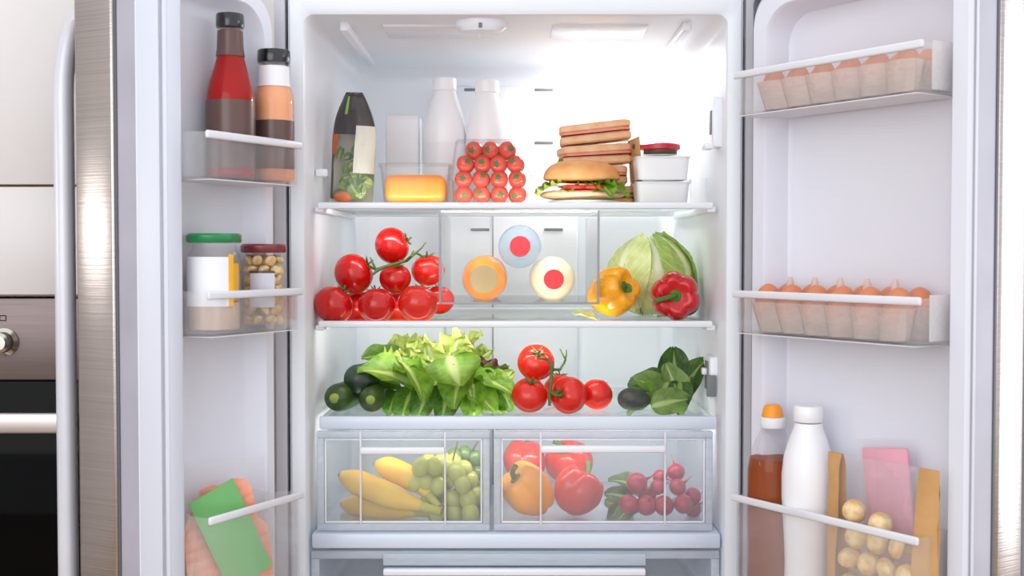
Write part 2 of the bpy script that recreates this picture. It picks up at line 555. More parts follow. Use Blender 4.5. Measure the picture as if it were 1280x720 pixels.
def frame_to(p, y, z=(0, 0, 1), roll=0.0, scale=1.0):
    """matrix with local Y along y, local Z near z"""
    y = Vector(y).normalized()
    z = Vector(z)
    x = y.cross(z)
    if x.length < 1e-4:
        x = y.cross(Vector((1, 0, 0)))
    x.normalize()
    z = x.cross(y)
    m = Matrix((x, y, z)).transposed().to_4x4()
    m = m @ Matrix.Rotation(roll, 4, 'Y') @ Matrix.Scale(scale, 4)
    m.translation = Vector(p)
    return m


# ------------------------------------------------------------------ the room
struct('floor', MB().box2((-2.7, -4.2, -0.05), (3.4, 0.80, 0)), floor_m)
struct('wall_back', MB().box2((-2.7, 0.72, 0), (3.4, 0.80, 2.7)), wall_m)
struct('wall_left', MB().box2((-2.7, -4.2, 0), (-2.6, 0.72, 2.7)), taupe_m)

# ------------------------------------------------------------------ refrigerator
FX = 0.006                      # centre of the cabinet
fr = thing('refrigerator', 'tall stainless steel refrigerator with both white lined doors open', 'refrigerator', (FX, 0, 0))
W2, IN2, BZ2 = 0.410, 0.3585, 0.387
ZT = CZ + 0.402                 # interior ceiling
ZB = CZ - 0.640                 # interior bottom
DEP = 0.53
mb = MB()
mb.box2((-W2, 0.0, 0.03), (-W2 + 0.018, 0.68, CZ + 0.47))
mb.box2((W2 - 0.018, 0.0, 0.03), (W2, 0.68, CZ + 0.47))
mb.box2((-W2 + 0.018, 0.004, CZ + 0.452), (W2 - 0.018, 0.68, CZ + 0.47))
mb.box2((-W2 + 0.018, 0.66, 0.03), (W2 - 0.018, 0.68, CZ + 0.452))
mb.box2((-W2 + 0.018, 0.05, 0.03), (W2 - 0.018, 0.66, ZB - 0.05))
mb.build('cabinet_shell', shell_m, fr)
fz = MB()
fz.box2((-W2, -0.055, 0.09), (W2, 0.0, ZB - 0.03), 0.008)
fd = fz.build('freezer_door', steel_m, fr)
MB().box2((-0.3, -0.10, ZB - 0.14), (0.3, -0.075, ZB - 0.11), 0.008).box2((-0.3, -0.1, ZB - 0.14), (-0.28, -0.05, ZB - 0.11), 0.004).box2((0.28, -0.1, ZB - 0.14), (0.3, -0.05, ZB - 0.11), 0.004).build('handle', handle_m, fd)
for sx in (-1, 1):
    MB().lathe([(0.02, 0), (0.025, 0.01), (0.02, 0.03)], 16).build('foot', darkgap_m, fr, loc=(sx * 0.36, 0.08, 0))

# liner: rounded tub, bezel round the opening
hz = (ZT - ZB) / 2
zc = (ZT + ZB) / 2


def ring(hx, h, r, y):
    return [(x, y, z) for x, z in rrect(hx, h, r, 8, 0, zc)]


lin = MB()
lin.loft([ring(BZ2, hz + 0.040, 0.012, 0.03), ring(BZ2, hz + 0.040, 0.012, 0.004), ring(BZ2 - 0.004, hz + 0.036, 0.012, 0.0),
          ring(IN2 + 0.012, hz + 0.010, 0.016, 0.0), ring(IN2 + 0.003, hz + 0.002, 0.018, 0.004), ring(IN2, hz, 0.02, 0.012),
          ring(IN2 - 0.012, hz - 0.006, 0.035, 0.48), ring(IN2 - 0.02, hz - 0.014, 0.035, 0.515), ring(IN2 - 0.04, hz - 0.03, 0.03, DEP)],
         False, True)
lin.build('liner', liner_m, fr, recalc=False)

# raised central air column on the back wall with dark slots
yb = DEP
px0, px1 = XX(556, 2.56) - FX, XX(723, 2.56) - FX
bp = MB().box2((px0, yb - 0.018, ZB + 0.05), (px1, yb + 0.004, ZT - 0.05), 0.006).build('air_column', trim_m, fr)
bl = MB()
xl = XX(616, 2.56) - FX
bl.box2((xl - 0.0015, yb - 0.020, ZB + 0.05), (xl + 0.0015, yb - 0.017, ZT - 0.06))
bl.build('seam', edge_m, bp)
for vx, vy in ((592, 112), (680, 112), (680, 178), (600, 287), (692, 287), (592, 178)):
    p = S(vx, vy, 2.56)
    MB().box((p.x - FX, yb - 0.0185, p.z), (0.040, 0.004, 0.006), 0.0015).build('vent_slot', vent_m, bp)

# ceiling: two ribs, panels, switch housing at the front and the lamp
for sx in (-1, 1):
    MB().box2((sx * 0.300 - 0.008, 0.06, ZT - 0.016), (sx * 0.300 + 0.008, 0.47, ZT + 0.002), 0.005).build('ceiling_rib', trim_m, fr)
    MB().box2((sx * 0.15 - 0.085, 0.08, ZT - 0.005), (sx * 0.15 + 0.085, 0.20, ZT + 0.002), 0.003).build('ceiling_panel', trim_m, fr)
q = S(601, 27, 2.10)
sw = MB().lathe([(0.0, -0.004), (0.036, -0.004), (0.045, 0.004), (0.046, 0.016)], 32, Matrix.Translation((q.x - FX, 0.055, ZT - 0.015)) @ Matrix.Diagonal((1, 0.7, 1, 1))).build('light_switch_cover', trim_m, fr)
MB().box((q.x - FX, 0.028, ZT - 0.012), (0.006, 0.012, 0.008), 0.001).build('switch_button', vent_m, sw)
lp = MB().box2((0.115, 0.36, ZT - 0.024), (0.285, 0.47, ZT), 0.008).build('lamp_lens', lamp_m, fr)
area('refrigerator_lamp', (FX + 0.2, 0.415, ZT - 0.03), (FX + 0.16, 0.36, CZ - 0.3), 0.16, 0.10, 0.8, (0.97, 0.99, 1.0))

# shelves
SH1 = ZZ(254, 2.10)
SH2 = ZZ(402, 2.10)
SH3 = ZZ(519, 2.09)
for zt, lab in ((SH1, 'upper glass shelf'), (SH2, 'lower glass shelf')):
    s = MB().box2((-IN2 + 0.018, 0.055, zt - 0.006), (IN2 - 0.018, 0.49, zt), 0.001).build('shelf', glass_m, fr)
    MB().box2((-IN2 + 0.014, 0.043, zt - 0.010), (IN2 - 0.014, 0.057, zt + 0.0015), 0.003).build('shelf_trim', trim_m, s)
    MB().box2((-IN2 + 0.016, 0.485, zt - 0.010), (IN2 - 0.016, 0.495, zt + 0.004), 0.003).build('shelf_trim', trim_m, s)
    for sx in (-1, 1):
        x0 = sx * (IN2 - 0.016)
        MB().box2((x0 - 0.008, 0.05, zt - 0.016), (x0 + 0.008, 0.49, zt - 0.0062), 0.003).build('shelf_rail', trim_m, s)

# added fill lights and glowing strips, to brighten the compartments below each shelf
for zt, xa, xb, pwr in ((SH1, -0.30, 0.16, 0.48), (SH2, -0.30, 0.16, 0.55), (SH3 - 0.014, -0.30, 0.31, 0.85)):
    MB().box2((xa, 0.0585, zt - 0.0095), (xb, 0.064, zt - 0.0065), 0.001).build('added_fill_strip', fill_strip_m, fr)
    area('added_shelf_fill', (FX + (xa + xb) / 2, 0.070, zt - 0.011), (FX + (xa + xb) / 2, 0.50, zt - 0.09), xb - xa, 0.008, pwr, (0.99, 1.0, 0.97))

# cover over the crispers (third level), crispers, cover over the wide drawer
cv = MB()
zcb = ZZ(537, 2.07)
cv.box2((-IN2 + 0.020, 0.03, SH3 - 0.012), (IN2 - 0.012, 0.48, SH3), 0.004)
cv.build('crisper_cover', glass_m, fr)
MB().box2((-IN2 + 0.019, 0.018, zcb), (IN2 - 0.010, 0.031, SH3 + 0.001), 0.004).build('crisper_cover_trim', shadetrim_m, fr)


def rim_frame(x0, x1, z0, z1, t, y0, y1):
    m = MB()
    m.box2((x0, y0, z0), (x1, y1, z0 + t), 0.002)
    m.box2((x0, y0, z1 - t), (x1, y1, z1), 0.002)
    m.box2((x0, y0, z0 + t), (x0 + t, y1, z1 - t), 0.002)
    m.box2((x1 - t, y0, z0 + t), (x1, y1, z1 - t), 0.002)
    return m


def crisper(p0, p1, y0, y1, h0, h1, hy, label):
    D = 2.07
    x0, x1 = XX(p0, D) - FX, XX(p1, D) - FX
    zt, zb = ZZ(y0, D), ZZ(y1, D)
    yf = 0.02
    m = MB()
    m.box2((x0 + 0.004, yf + 0.004, zb + 0.004), (x1 - 0.004, yf + 0.007, zt - 0.004))
    for xx in (x0 + 0.002, x1 - 0.005):
        m.box2((xx, yf + 0.008, zb + 0.006), (xx + 0.003, 0.43, zt - 0.012))
    m.box2((x0 + 0.004, yf + 0.008, zb + 0.004), (x1 - 0.004, 0.43, zb + 0.007))
    m.box2((x0 + 0.004, 0.43, zb + 0.004), (x1 - 0.004, 0.433, zt - 0.012))
    d = m.build('drawer', frost_m, fr)
    d['label'] = label
    rim_frame(x0, x1, zb, zt, 0.012, yf - 0.004, yf + 0.010).build('drawer_frame', drawer_edge_m, d)
    rim_frame(x0 + 0.013, x1 - 0.013, zb + 0.013, zt - 0.013, 0.003, yf - 0.001, yf + 0.006).build('window_edge', trim_m, d)
    a, b = XX(h0, D) - FX, XX(h1, D) - FX
    zh = ZZ(hy, D)
    MB().box2((a, yf - 0.016, zh - 0.006), (b, yf - 0.003, zh + 0.006), 0.003).build('handle', trim_m, d)
    for xx in (a, b):
        e = MB()
        e.box2((xx - 0.0015, yf - 0.0045, zb + 0.012), (xx + 0.0015, yf + 0.004, zt), 0.0006)
        e.build('handle_edge', rimbar_m, d)
    return zb + 0.007


DRF = crisper(395, 612, 539, 663, 450, 556, 562, 'left crisper with fruit')
crisper(617, 892, 539, 663, 676, 832, 560, 'right crisper with peppers')
zc0, zc1 = ZZ(686, 2.06), ZZ(667, 2.06)
MB().box2((-IN2 + 0.006, 0.008, zc0), (IN2 - 0.004, 0.45, zc1), 0.005).build('drawer_divider', shadetrim_m, fr)
# the wide drawer below
D = 2.06
wx0, wx1 = XX(386, D) - FX, XX(902, D) - FX
wt_, wb_ = ZZ(690, D), CZ - 0.63
m = MB()
m.box2((wx0 + 0.004, 0.024, wb_), (wx1 - 0.004, 0.028, wt_ - 0.004))
m.box2((wx0 + 0.004, 0.028, wb_), (wx1 - 0.004, 0.44, wb_ + 0.004))
m.box2((wx0 + 0.004, 0.44, wb_), (wx1 - 0.004, 0.444, wt_ - 0.012))
wd = m.build('drawer', frost_m, fr)
wd['label'] = 'wide drawer at the bottom of the refrigerator'
rim_frame(wx0, wx1, wb_ - 0.002, wt_, 0.014, 0.016, 0.030).build('drawer_frame', drawer_edge_m, wd)
ha, hb = XX(478, D) - FX, XX(808, D) - FX
zh = ZZ(714, D)
MB().box2((ha, 0.0, zh - 0.006), (hb, 0.015, zh + 0.006), 0.003).build('handle', trim_m, wd)
MB().box2((ha - 0.001, 0.010, wt_ - 0.024), (hb + 0.001, 0.022, wt_ - 0.003), 0.002).build('handle_panel', drawer_edge_m, wd)

# clear bin hung under the upper shelf
D = 2.12
hx0, hx1 = XX(550, D) - FX, XX(748, D) - FX
hzb = ZZ(379, D)
yf = CY + 2.12
m = MB()
m.box2((hx0, yf, hzb), (hx1, yf + 0.002, SH1 - 0.012))
m.box2((hx0, yf + 0.002, hzb), (hx0 + 0.002, yf + 0.34, SH1 - 0.017))
m.box2((hx1 - 0.002, yf + 0.002, hzb), (hx1, yf + 0.34, SH1 - 0.017))
m.box2((hx0 + 0.002, yf + 0.002, hzb), (hx1 - 0.002, yf + 0.34, hzb + 0.002))
hd = m.build('hanging_bin', hang_m, fr)
m = MB()
m.box2((hx0 - 0.002, yf - 0.002, hzb - 0.002), (hx0 + 0.002, yf + 0.004, SH1 - 0.012), 0.001)
m.box2((hx1 - 0.002, yf - 0.002, hzb - 0.002), (hx1 + 0.002, yf + 0.004, SH1 - 0.012), 0.001)
m.box2((hx0 + 0.002, yf - 0.002, hzb - 0.002), (hx1 - 0.002, yf + 0.004, hzb + 0.0015), 0.001)
m.build('bin_edge', edge_m, hd)
HB = hzb + 0.002

# small fittings on the right and left walls
p = S(890, 152, 2.10)
br = MB().box2((IN2 - 0.016, 0.04, p.z - 0.045), (IN2 + 0.006, 0.085, p.z + 0.042), 0.004).build('wall_bracket', trim_m, fr)
MB().box2((IN2 - 0.018, 0.050, p.z - 0.022), (IN2 - 0.014, 0.066, p.z + 0.02), 0.001).build('bracket_slot', vent_m, br)
MB().box2((IN2 - 0.030, 0.045, p.z - 0.048), (IN2 - 0.012, 0.080, p.z - 0.036), 0.003).build('bracket_hook', trim_m, br)
p = S(884, 470, 2.14)
MB().box2((IN2 - 0.020, 0.062, p.z - 0.034), (IN2 - 0.004, 0.069, p.z + 0.004), 0.001).build('control_grip', vent_m, fr)
ct = MB().box2((IN2 - 0.014, 0.07, p.z - 0.038), (IN2 + 0.006, 0.125, p.z + 0.036), 0.004).build('humidity_control', trim_m, fr)
MB().box2((IN2 - 0.0165, 0.083, p.z - 0.024), (IN2 - 0.012, 0.113, p.z + 0.026), 0.001).build('control_recess', vent_m, ct)
MB().box2((IN2 - 0.024, 0.090, p.z + 0.002), (IN2 - 0.014, 0.108, p.z + 0.014), 0.002).build('slider', trim_m, ct)
p = S(404, 216, 2.14)
MB().box((-IN2 + 0.014, 0.09, p.z), (0.022, 0.014, 0.014), 0.004).build('shelf_peg', trim_m, fr)


# ------------------------------------------------------------------ doors
class Door:
    """local frame: u runs from hinge to free edge, w towards the food side, z up"""

    def __init__(self, pf, pn, Df, ratio, bd, side):
        Dn = Df / ratio
        Fp = Vector((XX(pf, Df), CY + Df))
        Np = Vector((XX(pn, Dn), CY + Dn))
        self.u = (Np - Fp).normalized()
        self.L = (Np - Fp).length
        self.side = side
        self.w = Vector((-self.u.y, self.u.x)) * side      # left: +1, right: -1
        self.o = Fp - self.w * bd
        self.bd = bd

    def g(self, u, w, z):
        p = self.o + self.u * u + self.w * w
        return Vector((p.x, p.y, z))

    def l(self, u, w, z):
        return Vector((u, w * self.side, z))

    def ang(self):
        return math.atan2(self.u.y, self.u.x)


LD = Door(378, 258, 1.95, 1.115, 0.092, 1)
RD = Door(916, 1153, 1.95, 1.187, 0.098, -1)
DZT, DZB = CZ + 0.462, CZ - 0.655


def make_door(d, label, ua, ub, wt, wg, wsk, wout, uo_a, uo_b, bins, mull, bw):
    """ua..ub: inside of the raised border; wt its top; wg gasket plane; wsk..wout the steel skin"""
    l = d.l
    zr_t, zr_b = CZ + 0.393, CZ - 0.62

    def lp(a, b, zt, zb, r, w_):
        return [l(x, w_, z) for x, z in rrect((b - a) / 2, (zt - zb) / 2, r, 8, (a + b) / 2, (zt + zb) / 2)]

    m = MB()
    m.loft([lp(ua - bw - 0.006, ub + bw + 0.006, zr_t + bw + 0.006, zr_b - bw - 0.006, 0.06, wg - 0.004),
            lp(ua - bw, ub + bw, zr_t + bw, zr_b - bw, 0.058, wt - 0.006),
            lp(ua - bw + 0.004, ub + bw - 0.004, zr_t + bw - 0.004, zr_b - bw + 0.004, 0.056, wt),
            lp(ua - 0.004, ub + 0.004, zr_t + 0.004, zr_b - 0.004, 0.055, wt),
            lp(ua, ub, zr_t, zr_b, 0.052, wt - 0.005),
            lp(ua + 0.008, ub - 0.006, zr_t - 0.008, zr_b + 0.008, 0.05, 0.006),
            lp(ua + 0.016, ub - 0.012, zr_t - 0.016, zr_b + 0.016, 0.046, 0.0)], False, True)
    o = m.build('door', doorliner_m, fr, recalc=False)
    o['label'] = label
    o.location = (d.o.x - FX, d.o.y, 0)
    o.rotation_euler = (0, 0, d.ang())
    # slab with steel skin
    s = MB()
    a, b = l(uo_a, wout, DZB), l(uo_b, wsk, DZT)
    s.box2(a, b, 0.006, 3)
    s.build('steel_skin', steel_m, o)
    s = MB()
    s.box2(l(uo_a + 0.003, wsk + 0.0002, DZB + 0.003), l(uo_b - 0.002, wsk + 0.005, DZT - 0.003), 0.001)
    s.build('seam', darkgap_m, o)
    s = MB()
    o0, o1 = uo_a + 0.006, uo_b - 0.004
    i0, i1 = ua - bw - 0.004, ub + bw + 0.004
    s.loft([lp(i0, i1, zr_t + bw + .004, zr_b - bw - .004, 0.03, wsk + 0.0055), lp(o0, o1, DZT - 0.006, DZB + 0.006, 0.012, wsk + 0.0055),
            lp(o0, o1, DZT - 0.006, DZB + 0.006, 0.012, wg - 0.003), lp(o0 + 0.003, o1 - 0.003, DZT - 0.009, DZB + 0.009, 0.012, wg),
            lp(i0, i1, zr_t + bw + .004, zr_b - bw - .004, 0.03, wg)])
    s.build('gasket', gasket_m, o)
    if mull:
        s = MB()
        s.box2(l(ub + 0.030, wg + 0.001, DZB + 0.03), l(uo_b - 0.002, 0.052, DZT - 0.03), 0.006, 3)
        s.box2(l(ub - 0.001, wt + 0.0005, DZB + 0.03), l(ub + 0.034, 0.052, DZT - 0.03), 0.006, 3)
        s.build('mullion', mullion_m, o)
    # bow handle on the outside near the free edge
    uh = uo_b - 0.022
    hw = wout - 0.046
    ztop, zbot = CZ + 0.33, DZB + 0.06
    path = [l(uh, wout + 0.002, ztop + 0.03)]
    for k in range(1, 7):
        t = k / 6 * PI / 2
        path.append(l(uh, wout + (hw - wout) * math.sin(t), ztop + 0.03 - 0.12 * (1 - math.cos(t))))
    path.append(l(uh, hw, 0.5 * (ztop + zbot)))
    for k in range(6, 0, -1):
        t = k / 6 * PI / 2
        path.append(l(uh, wout + (hw - wout) * math.sin(t), zbot - 0.03 + 0.12 * (1 - math.cos(t))))
    path.append(l(uh, wout + 0.002, zbot - 0.03))
    MB().tube(path, 0.0155, 16).build('handle', handle_m, o)
    # bins
    L = d.L
    for zb, zr in bins:
        wf = d.bd
        pl = [(ua + 0.012, 0.002), (ua + 0.004, wt + 0.004), (0.004, wf - 0.02), (0.006, wf - 0.006), (0.014, wf), (L - 0.012, wf), (L - 0.003, wf - 0.006), (L, wf - 0.02), (L - 0.004, 0.002)]
        pl_in = [(ua + 0.015, 0.004), (ua + 0.007, wt + 0.005), (0.007, wf - 0.021), (0.009, wf - 0.008), (0.015, wf - 0.003), (L - 0.013, wf - 0.003), (L - 0.005, wf - 0.008), (L - 0.003, wf - 0.021), (L - 0.007, 0.004)]

        def top(i):
            return zr + (0.006 if i in (0, 8) else 0.0)
        m = MB()
        n = len(pl)
        loops = [[l(u_, w_, zb) for u_, w_ in pl], [l(u_, w_, top(i)) for i, (u_, w_) in enumerate(pl)],
                 [l(u_, w_, top(i)) for i, (u_, w_) in enumerate(pl_in)], [l(u_, w_, zb + 0.003) for u_, w_ in pl_in]]
        m.loft(loops, False, False, False)
        m.add([p for p in loops[3]], [tuple(range(n))])
        m.add([p for p in loops[0]], [tuple(range(n))])
        m.add([l(ua + 0.012, 0.002, zb), l(L - 0.005, 0.002, zb), l(L - 0.005, 0.002, zr - 0.01), l(ua + 0.012, 0.002, zr - 0.01)], [(0, 1, 2, 3)])
        bn = m.build('door_bin', binclear_m, o, sharp=60)
        MB().box2(l(0.0, wf - 0.004, zr - 0.010), l(L - 0.002, wf + 0.003, zr + 0.002), 0.003, 3).build('bin_rim', rimbar_m, o)
        MB().box2(l(0.012, 0.012, zb - 0.002), l(L - 0.012, wf - 0.001, zb - 0.0005)).build('bin_base', rimbar_m, o)
        if d.side < 0:
            MB().box2(l(L - 0.0095, 0.012, zb + 0.005), l(L - 0.0075, wf - 0.028, zr + 0.004), 0.0008).build('bin_end_panel', endpanel_m, o)
    return o


LBINS = [(CZ + 0.108, CZ + 0.176), (CZ - 0.1245, CZ - 0.060), (CZ - 0.60, CZ - 0.392)]
RBINS = [(CZ + 0.220, CZ + 0.2885), (CZ - 0.130, CZ - 0.064), (CZ - 0.60, CZ - 0.396)]
make_door(LD, 'left door standing open with sauces and jars in its bins', 0.022, LD.L + 0.004, 0.032, -0.006, -0.050, -0.130, -0.012, LD.L + 0.040, LBINS, True, 0.026)
make_door(RD, 'right door standing open with eggs in its bins', 0.024, RD.L + 0.006, 0.050, 0.044, -0.007, -0.070, -0.020, RD.L + 0.046, RBINS, False, 0.032)

# ------------------------------------------------------------------ oven column at the left
KX0, KX1 = -1.36, -0.72
kc = thing('oven_cabinet', 'warm white tall kitchen cabinet around the built in oven', 'cabinet', (0, 0, 0))
m = MB()
m.box2((KX0, 0.02, 0), (KX0 + 0.018, 0.6, 2.4))
m.box2((KX1 - 0.018, 0.02, 0), (KX1, 0.6, 2.4))
m.box2((KX0 + 0.018, 0.58, 0), (KX1 - 0.018, 0.6, 2.4))
m.box2((KX0 + 0.018, 0.02, ZZ(371, 2.05)), (KX1 - 0.018, 0.58, ZZ(366, 2.05)))
m.box2((KX0 + 0.018, 0.02, ZZ(371, 2.05) - 0.66), (KX1 - 0.018, 0.58, ZZ(371, 2.05) - 0.64))
m.build('carcass', wood_edge_m, kc)
for a, b in ((2.4, ZZ(230.5, 2.05)), (ZZ(233.5, 2.05), ZZ(368.5, 2.05)), (ZZ(371, 2.05) - 0.645, 0.1)):
    MB().box2((KX0, 0.0, b), (KX1, 0.019, a), 0.0015).build('door', cab_m, kc)
ov = thing('oven', 'built in oven with brown steel control panel and black glass door', 'oven', (0, 0, 0))
ox0, ox1 = KX0 + 0.02, KX1 - 0.02
z0 = ZZ(373, 2.05)
zb_ = z0 - 0.60
MB().box2((ox0, 0.022, zb_), (ox1, 0.56, z0)).build('body', darkgap_m, ov)
MB().box2((ox0, 0.002, ZZ(475, 2.05)), (ox1, 0.021, z0), 0.002).build('control_panel', ovenpanel_m, ov)
kp = S(3, 428, 2.04)
MB().lathe([(0.0, 0.0), (0.024, 0.0), (0.024, 0.005), (0.018, 0.010), (0.017, 0.026), (0.012, 0.030), (0.0, 0.030)], 28,
           Matrix.Translation((kp.x, 0.002, kp.z)) @ Matrix.Rotation(PI / 2, 4, 'X')).build('knob', chrome_m, ov)
kq = S(3, 397, 2.05)
rim_frame(kq.x - 0.006, kq.x + 0.006, kq.z - 0.006, kq.z + 0.004, 0.0015, 0.0008, 0.003).build('printed_mark', ovenblack_m, ov)
MB().box2((ox0, 0.002, zb_ + 0.01), (ox1, 0.021, ZZ(476.5, 2.05)), 0.002).build('door', ovenblack_m, ov)
hm = MB()
hm.box2((ox0, -0.035, ZZ(541, 2.03)), (ox1, -0.018, ZZ(515, 2.03)), 0.005, 3)
for xx in (ox0 + 0.05, ox1 - 0.05):
    hm.box2((xx - 0.01, -0.02, ZZ(536, 2.03)), (xx + 0.01, 0.004, ZZ(521, 2.03)), 0.003)
hm.build('handle', ovenhandle_m, ov)


# ------------------------------------------------------------------ produce
def tomato_mesh(lob, amp, seed, m, name='tomato'):
    rnd = random.Random(seed)
    ph = rnd.random() * 6

    def fn(t, p):
        dent = 0.16 * math.exp(-(t / 0.32) ** 2)
        r = 1.0 - dent + amp * math.cos(lob * p + ph) * math.exp(-((t - 0.5) / 0.6) ** 2)
        return Vector((r * math.sin(t) * math.cos(p), r * math.sin(t) * math.sin(p), 0.92 * r * math.cos(t)))
    return MB().blob(fn, 20, 32).mesh(name, m)


TOM = [tomato_mesh(5, 0.02, 1, tomato_m), tomato_mesh(6, 0.015, 2, tomato_m), tomato_mesh(5, 0.025, 3, tomato2_m)]


def calyx_mesh(seed):
    rnd = random.Random(seed)
    m = MB()
    for k in range(6):
        a = 2 * PI * k / 6 + rnd.uniform(-.2, .2)
        ln = rnd.uniform(0.38, 0.55)
        lift = rnd.uniform(0.0, 0.22)
        pts = []
        for i in range(6):
            s = i / 5
            pts.append((math.cos(a) * ln * s, math.sin(a) * ln * s, 0.80 + 0.07 * math.sin(s * 2.2) + lift * s * s))
        m.tube(pts, [0.035, 0.06, 0.055, 0.042, 0.026, 0.006], 6)
    m.tube([(0, 0, 0.76), (0.02, 0, 0.98), (0.07, 0.03, 1.15)], [0.05, 0.045, 0.055], 7)
    return m.mesh('calyx', calyx_m)


CALYX = [calyx_mesh(1), calyx_mesh(2)]


def tomato(c, r, axis, k, label, group):
    o = obj('tomato', TOM[k % 3])
    o.matrix_world = Vector(axis).to_track_quat('Z', 'Y').to_matrix().to_4x4()
    o.location = c
    o.scale = (r,) * 3
    tag(o, label, 'tomato', group)
    obj('calyx', CALYX[k % 2], o)
    return o


GT = 'tomatoes heaped on the lower glass shelf'
# px, py, D, r in px
for k, (x, y, D, r, ax, lab) in enumerate([
    (417, 381, 2.135, 25, (0.5, 0.2, 0.8), 'red tomato at the bottom left corner of the heap on the lower glass shelf'),
    (471, 382, 2.125, 23.5, (-0.1, 0.4, 0.9), 'red tomato in the middle of the heap\'s front bottom row'),
    (522, 380, 2.130, 25, (0.2, 0.5, 0.8), 'red tomato at the right end of the heap\'s front bottom row, beside the bottle bin'),
    (442, 342, 2.185, 25.5, (0.75, 0.1, 0.5), 'big red tomato in the second layer of the heap, at its left'),
    (494, 348, 2.180, 20, (0.1, -0.4, 0.9), 'small red tomato under the topmost one with its green calyx to the front'),
    (535, 338, 2.215, 21, (-0.1, -0.1, 1.0), 'red tomato in the second layer of the heap, at its right behind the bin edge'),
    (490, 307, 2.20, 23, (0.9, 0.1, 0.35), 'topmost red tomato of the heap'),
    (447, 384, 2.225, 22, (0, 0.4, 1), 'red tomato hidden behind the bottom row of the heap, left one'),
    (499, 384, 2.225, 22, (0, 0.4, 1), 'red tomato hidden behind the bottom row of the heap, middle one'),
    (549, 375, 2.215, 19, (0, 0.4, 1), 'red tomato seen through the side of the clear bottle bin'),
]):
    tomato(S(x, y, D), r * D / F, ax, k, lab, GT)
vn = MB()
vn.tube([S(461, 333, 2.165), S(470, 337, 2.150), S(480, 334, 2.150), S(494, 330, 2.150), S(508, 326, 2.165), S(520, 316, 2.18), S(531, 322, 2.19)], [.002, .0025, .003, .003, .003, .0026, .002], 7)
vn.tube([S(480, 334, 2.150), S(472, 338, 2.14), S(466, 343, 2.135)], [.003, .0028, .002], 7)
vn.tube([S(508, 326, 2.165), S(514, 320, 2.15), S(517, 313, 2.16)], [.003, .002, .0012], 6)
vn.tube([S(470, 337, 2.150), S(466, 329, 2.15), S(463, 322, 2.16)], [.0025, .002, .001], 6)
vn.tube([S(520, 316, 2.18), S(527, 310, 2.18), S(532, 303, 2.19)], [.002, .0015, .001], 6)
tag(vn.build('tomato_vine', calyx_m), 'green vine stalk lying between the tomatoes of the heap on the lower shelf', 'vine')

GT2 = 'vine tomatoes above the crispers'
for k, (x, y, D, r, ax, lab) in enumerate([
    (670, 453, 2.165, 23.5, (0.1, -0.75, 0.6), 'red vine tomato on top of the four above the crispers'),
    (662, 494, 2.125, 23, (0.1, -0.45, 0.9), 'left red vine tomato standing on the crisper cover beside the lettuce'),
    (711, 494, 2.120, 23.5, (-0.6, -0.75, 0.2), 'middle red vine tomato on the crisper cover with its calyx facing out'),
    (746, 493, 2.150, 20, (0.3, 0.6, 0.6), 'right red vine tomato on the crisper cover, partly behind its neighbour'),
    (700, 487, 2.215, 21, (0, 0.3, 1), 'red vine tomato at the back, behind the three on the crisper cover'),
]):
    o = tomato(S(x, y, D), r * D / F, ax, 2, lab, GT2)
vn = MB()
vn.tube([S(672, 448, 2.118), S(684, 449, 2.112), S(690, 456, 2.108), S(689, 475, 2.105), S(687, 492, 2.10), S(687, 507, 2.10)], [.002, .003, .0035, .0035, .003, .0025], 7)
vn.tube([S(690, 462, 2.108), S(700, 462, 2.15), S(707, 450, 2.16), S(700, 436, 2.16)], [.003, .0025, .002, .0012], 7)
vn.tube([S(705, 455, 2.158), S(708, 444, 2.15), S(708, 437, 2.15)], [.002, .0015, .001], 6)
vn.tube([S(688, 490, 2.10), S(696, 494, 2.09), S(703, 494, 2.085)], [.003, .0025, .002], 6)
tag(vn.build('tomato_vine', calyx_m), 'green vine stalk hanging down between the tomatoes above the crispers', 'vine')


def pepper_mesh(m, lobes, tall, seed, taper=0.2, dep=0.22):
    rnd = random.Random(seed)
    ph = rnd.random() * 6

    def fn(t, p):
        lob = abs(math.cos(lobes * 0.5 * p + ph))
        k = 1.02 - dep + dep * lob ** 0.7
        s = math.sin(t)
        s = s ** 0.72
        zz = math.cos(t)
        dent = 0.34 * math.exp(-(t / 0.42) ** 2) - 0.10 * (1 - lob) * math.exp(-((t - PI) / 0.5) ** 2)
        hgt = tall * (zz - dent + 0.10 * lob * math.exp(-((t - 0.75) / 0.35) ** 2))
        rr = s * k * (1 - taper * max(0.0, -zz))
        return Vector((rr * math.cos(p), rr * math.sin(p), hgt))
    return MB().blob(fn, 26, 48).mesh('pepper', m)


def pepstem_mesh(tall, bend, ln=0.6):
    m = MB()
    z = tall * 0.66
    m.lathe([(0.0, z + 0.10), (0.14, z + 0.10), (0.26, z + 0.03), (0.30, z - 0.02), (0.1, z - 0.05)], 12)
    pts, rs = [], []
    for i in range(9):
        s = i / 8
        pts.append((bend * s * s * 1.1, 0.03 * s, z + 0.05 + ln * (s - 0.25 * abs(bend) * s * s)))
        rs.append(0.12 - 0.03 * s + (0.03 if i == 8 else 0))
    m.tube(pts, rs, 9)
    return m.mesh('stem', pepstem_m)


def pepper(px, py, D, r, axis, roll, me, sme, label, group=None):
    o = obj('bell_pepper', me)
    o.matrix_world = Vector(axis).to_track_quat('Z', 'Y').to_matrix().to_4x4() @ Matrix.Rotation(roll, 4, 'Z')
    o.location = S(px, py, D)
    o.scale = (r * D / F,) * 3
    tag(o, label, 'pepper', group)
    obj('stem', sme, o)
    return o


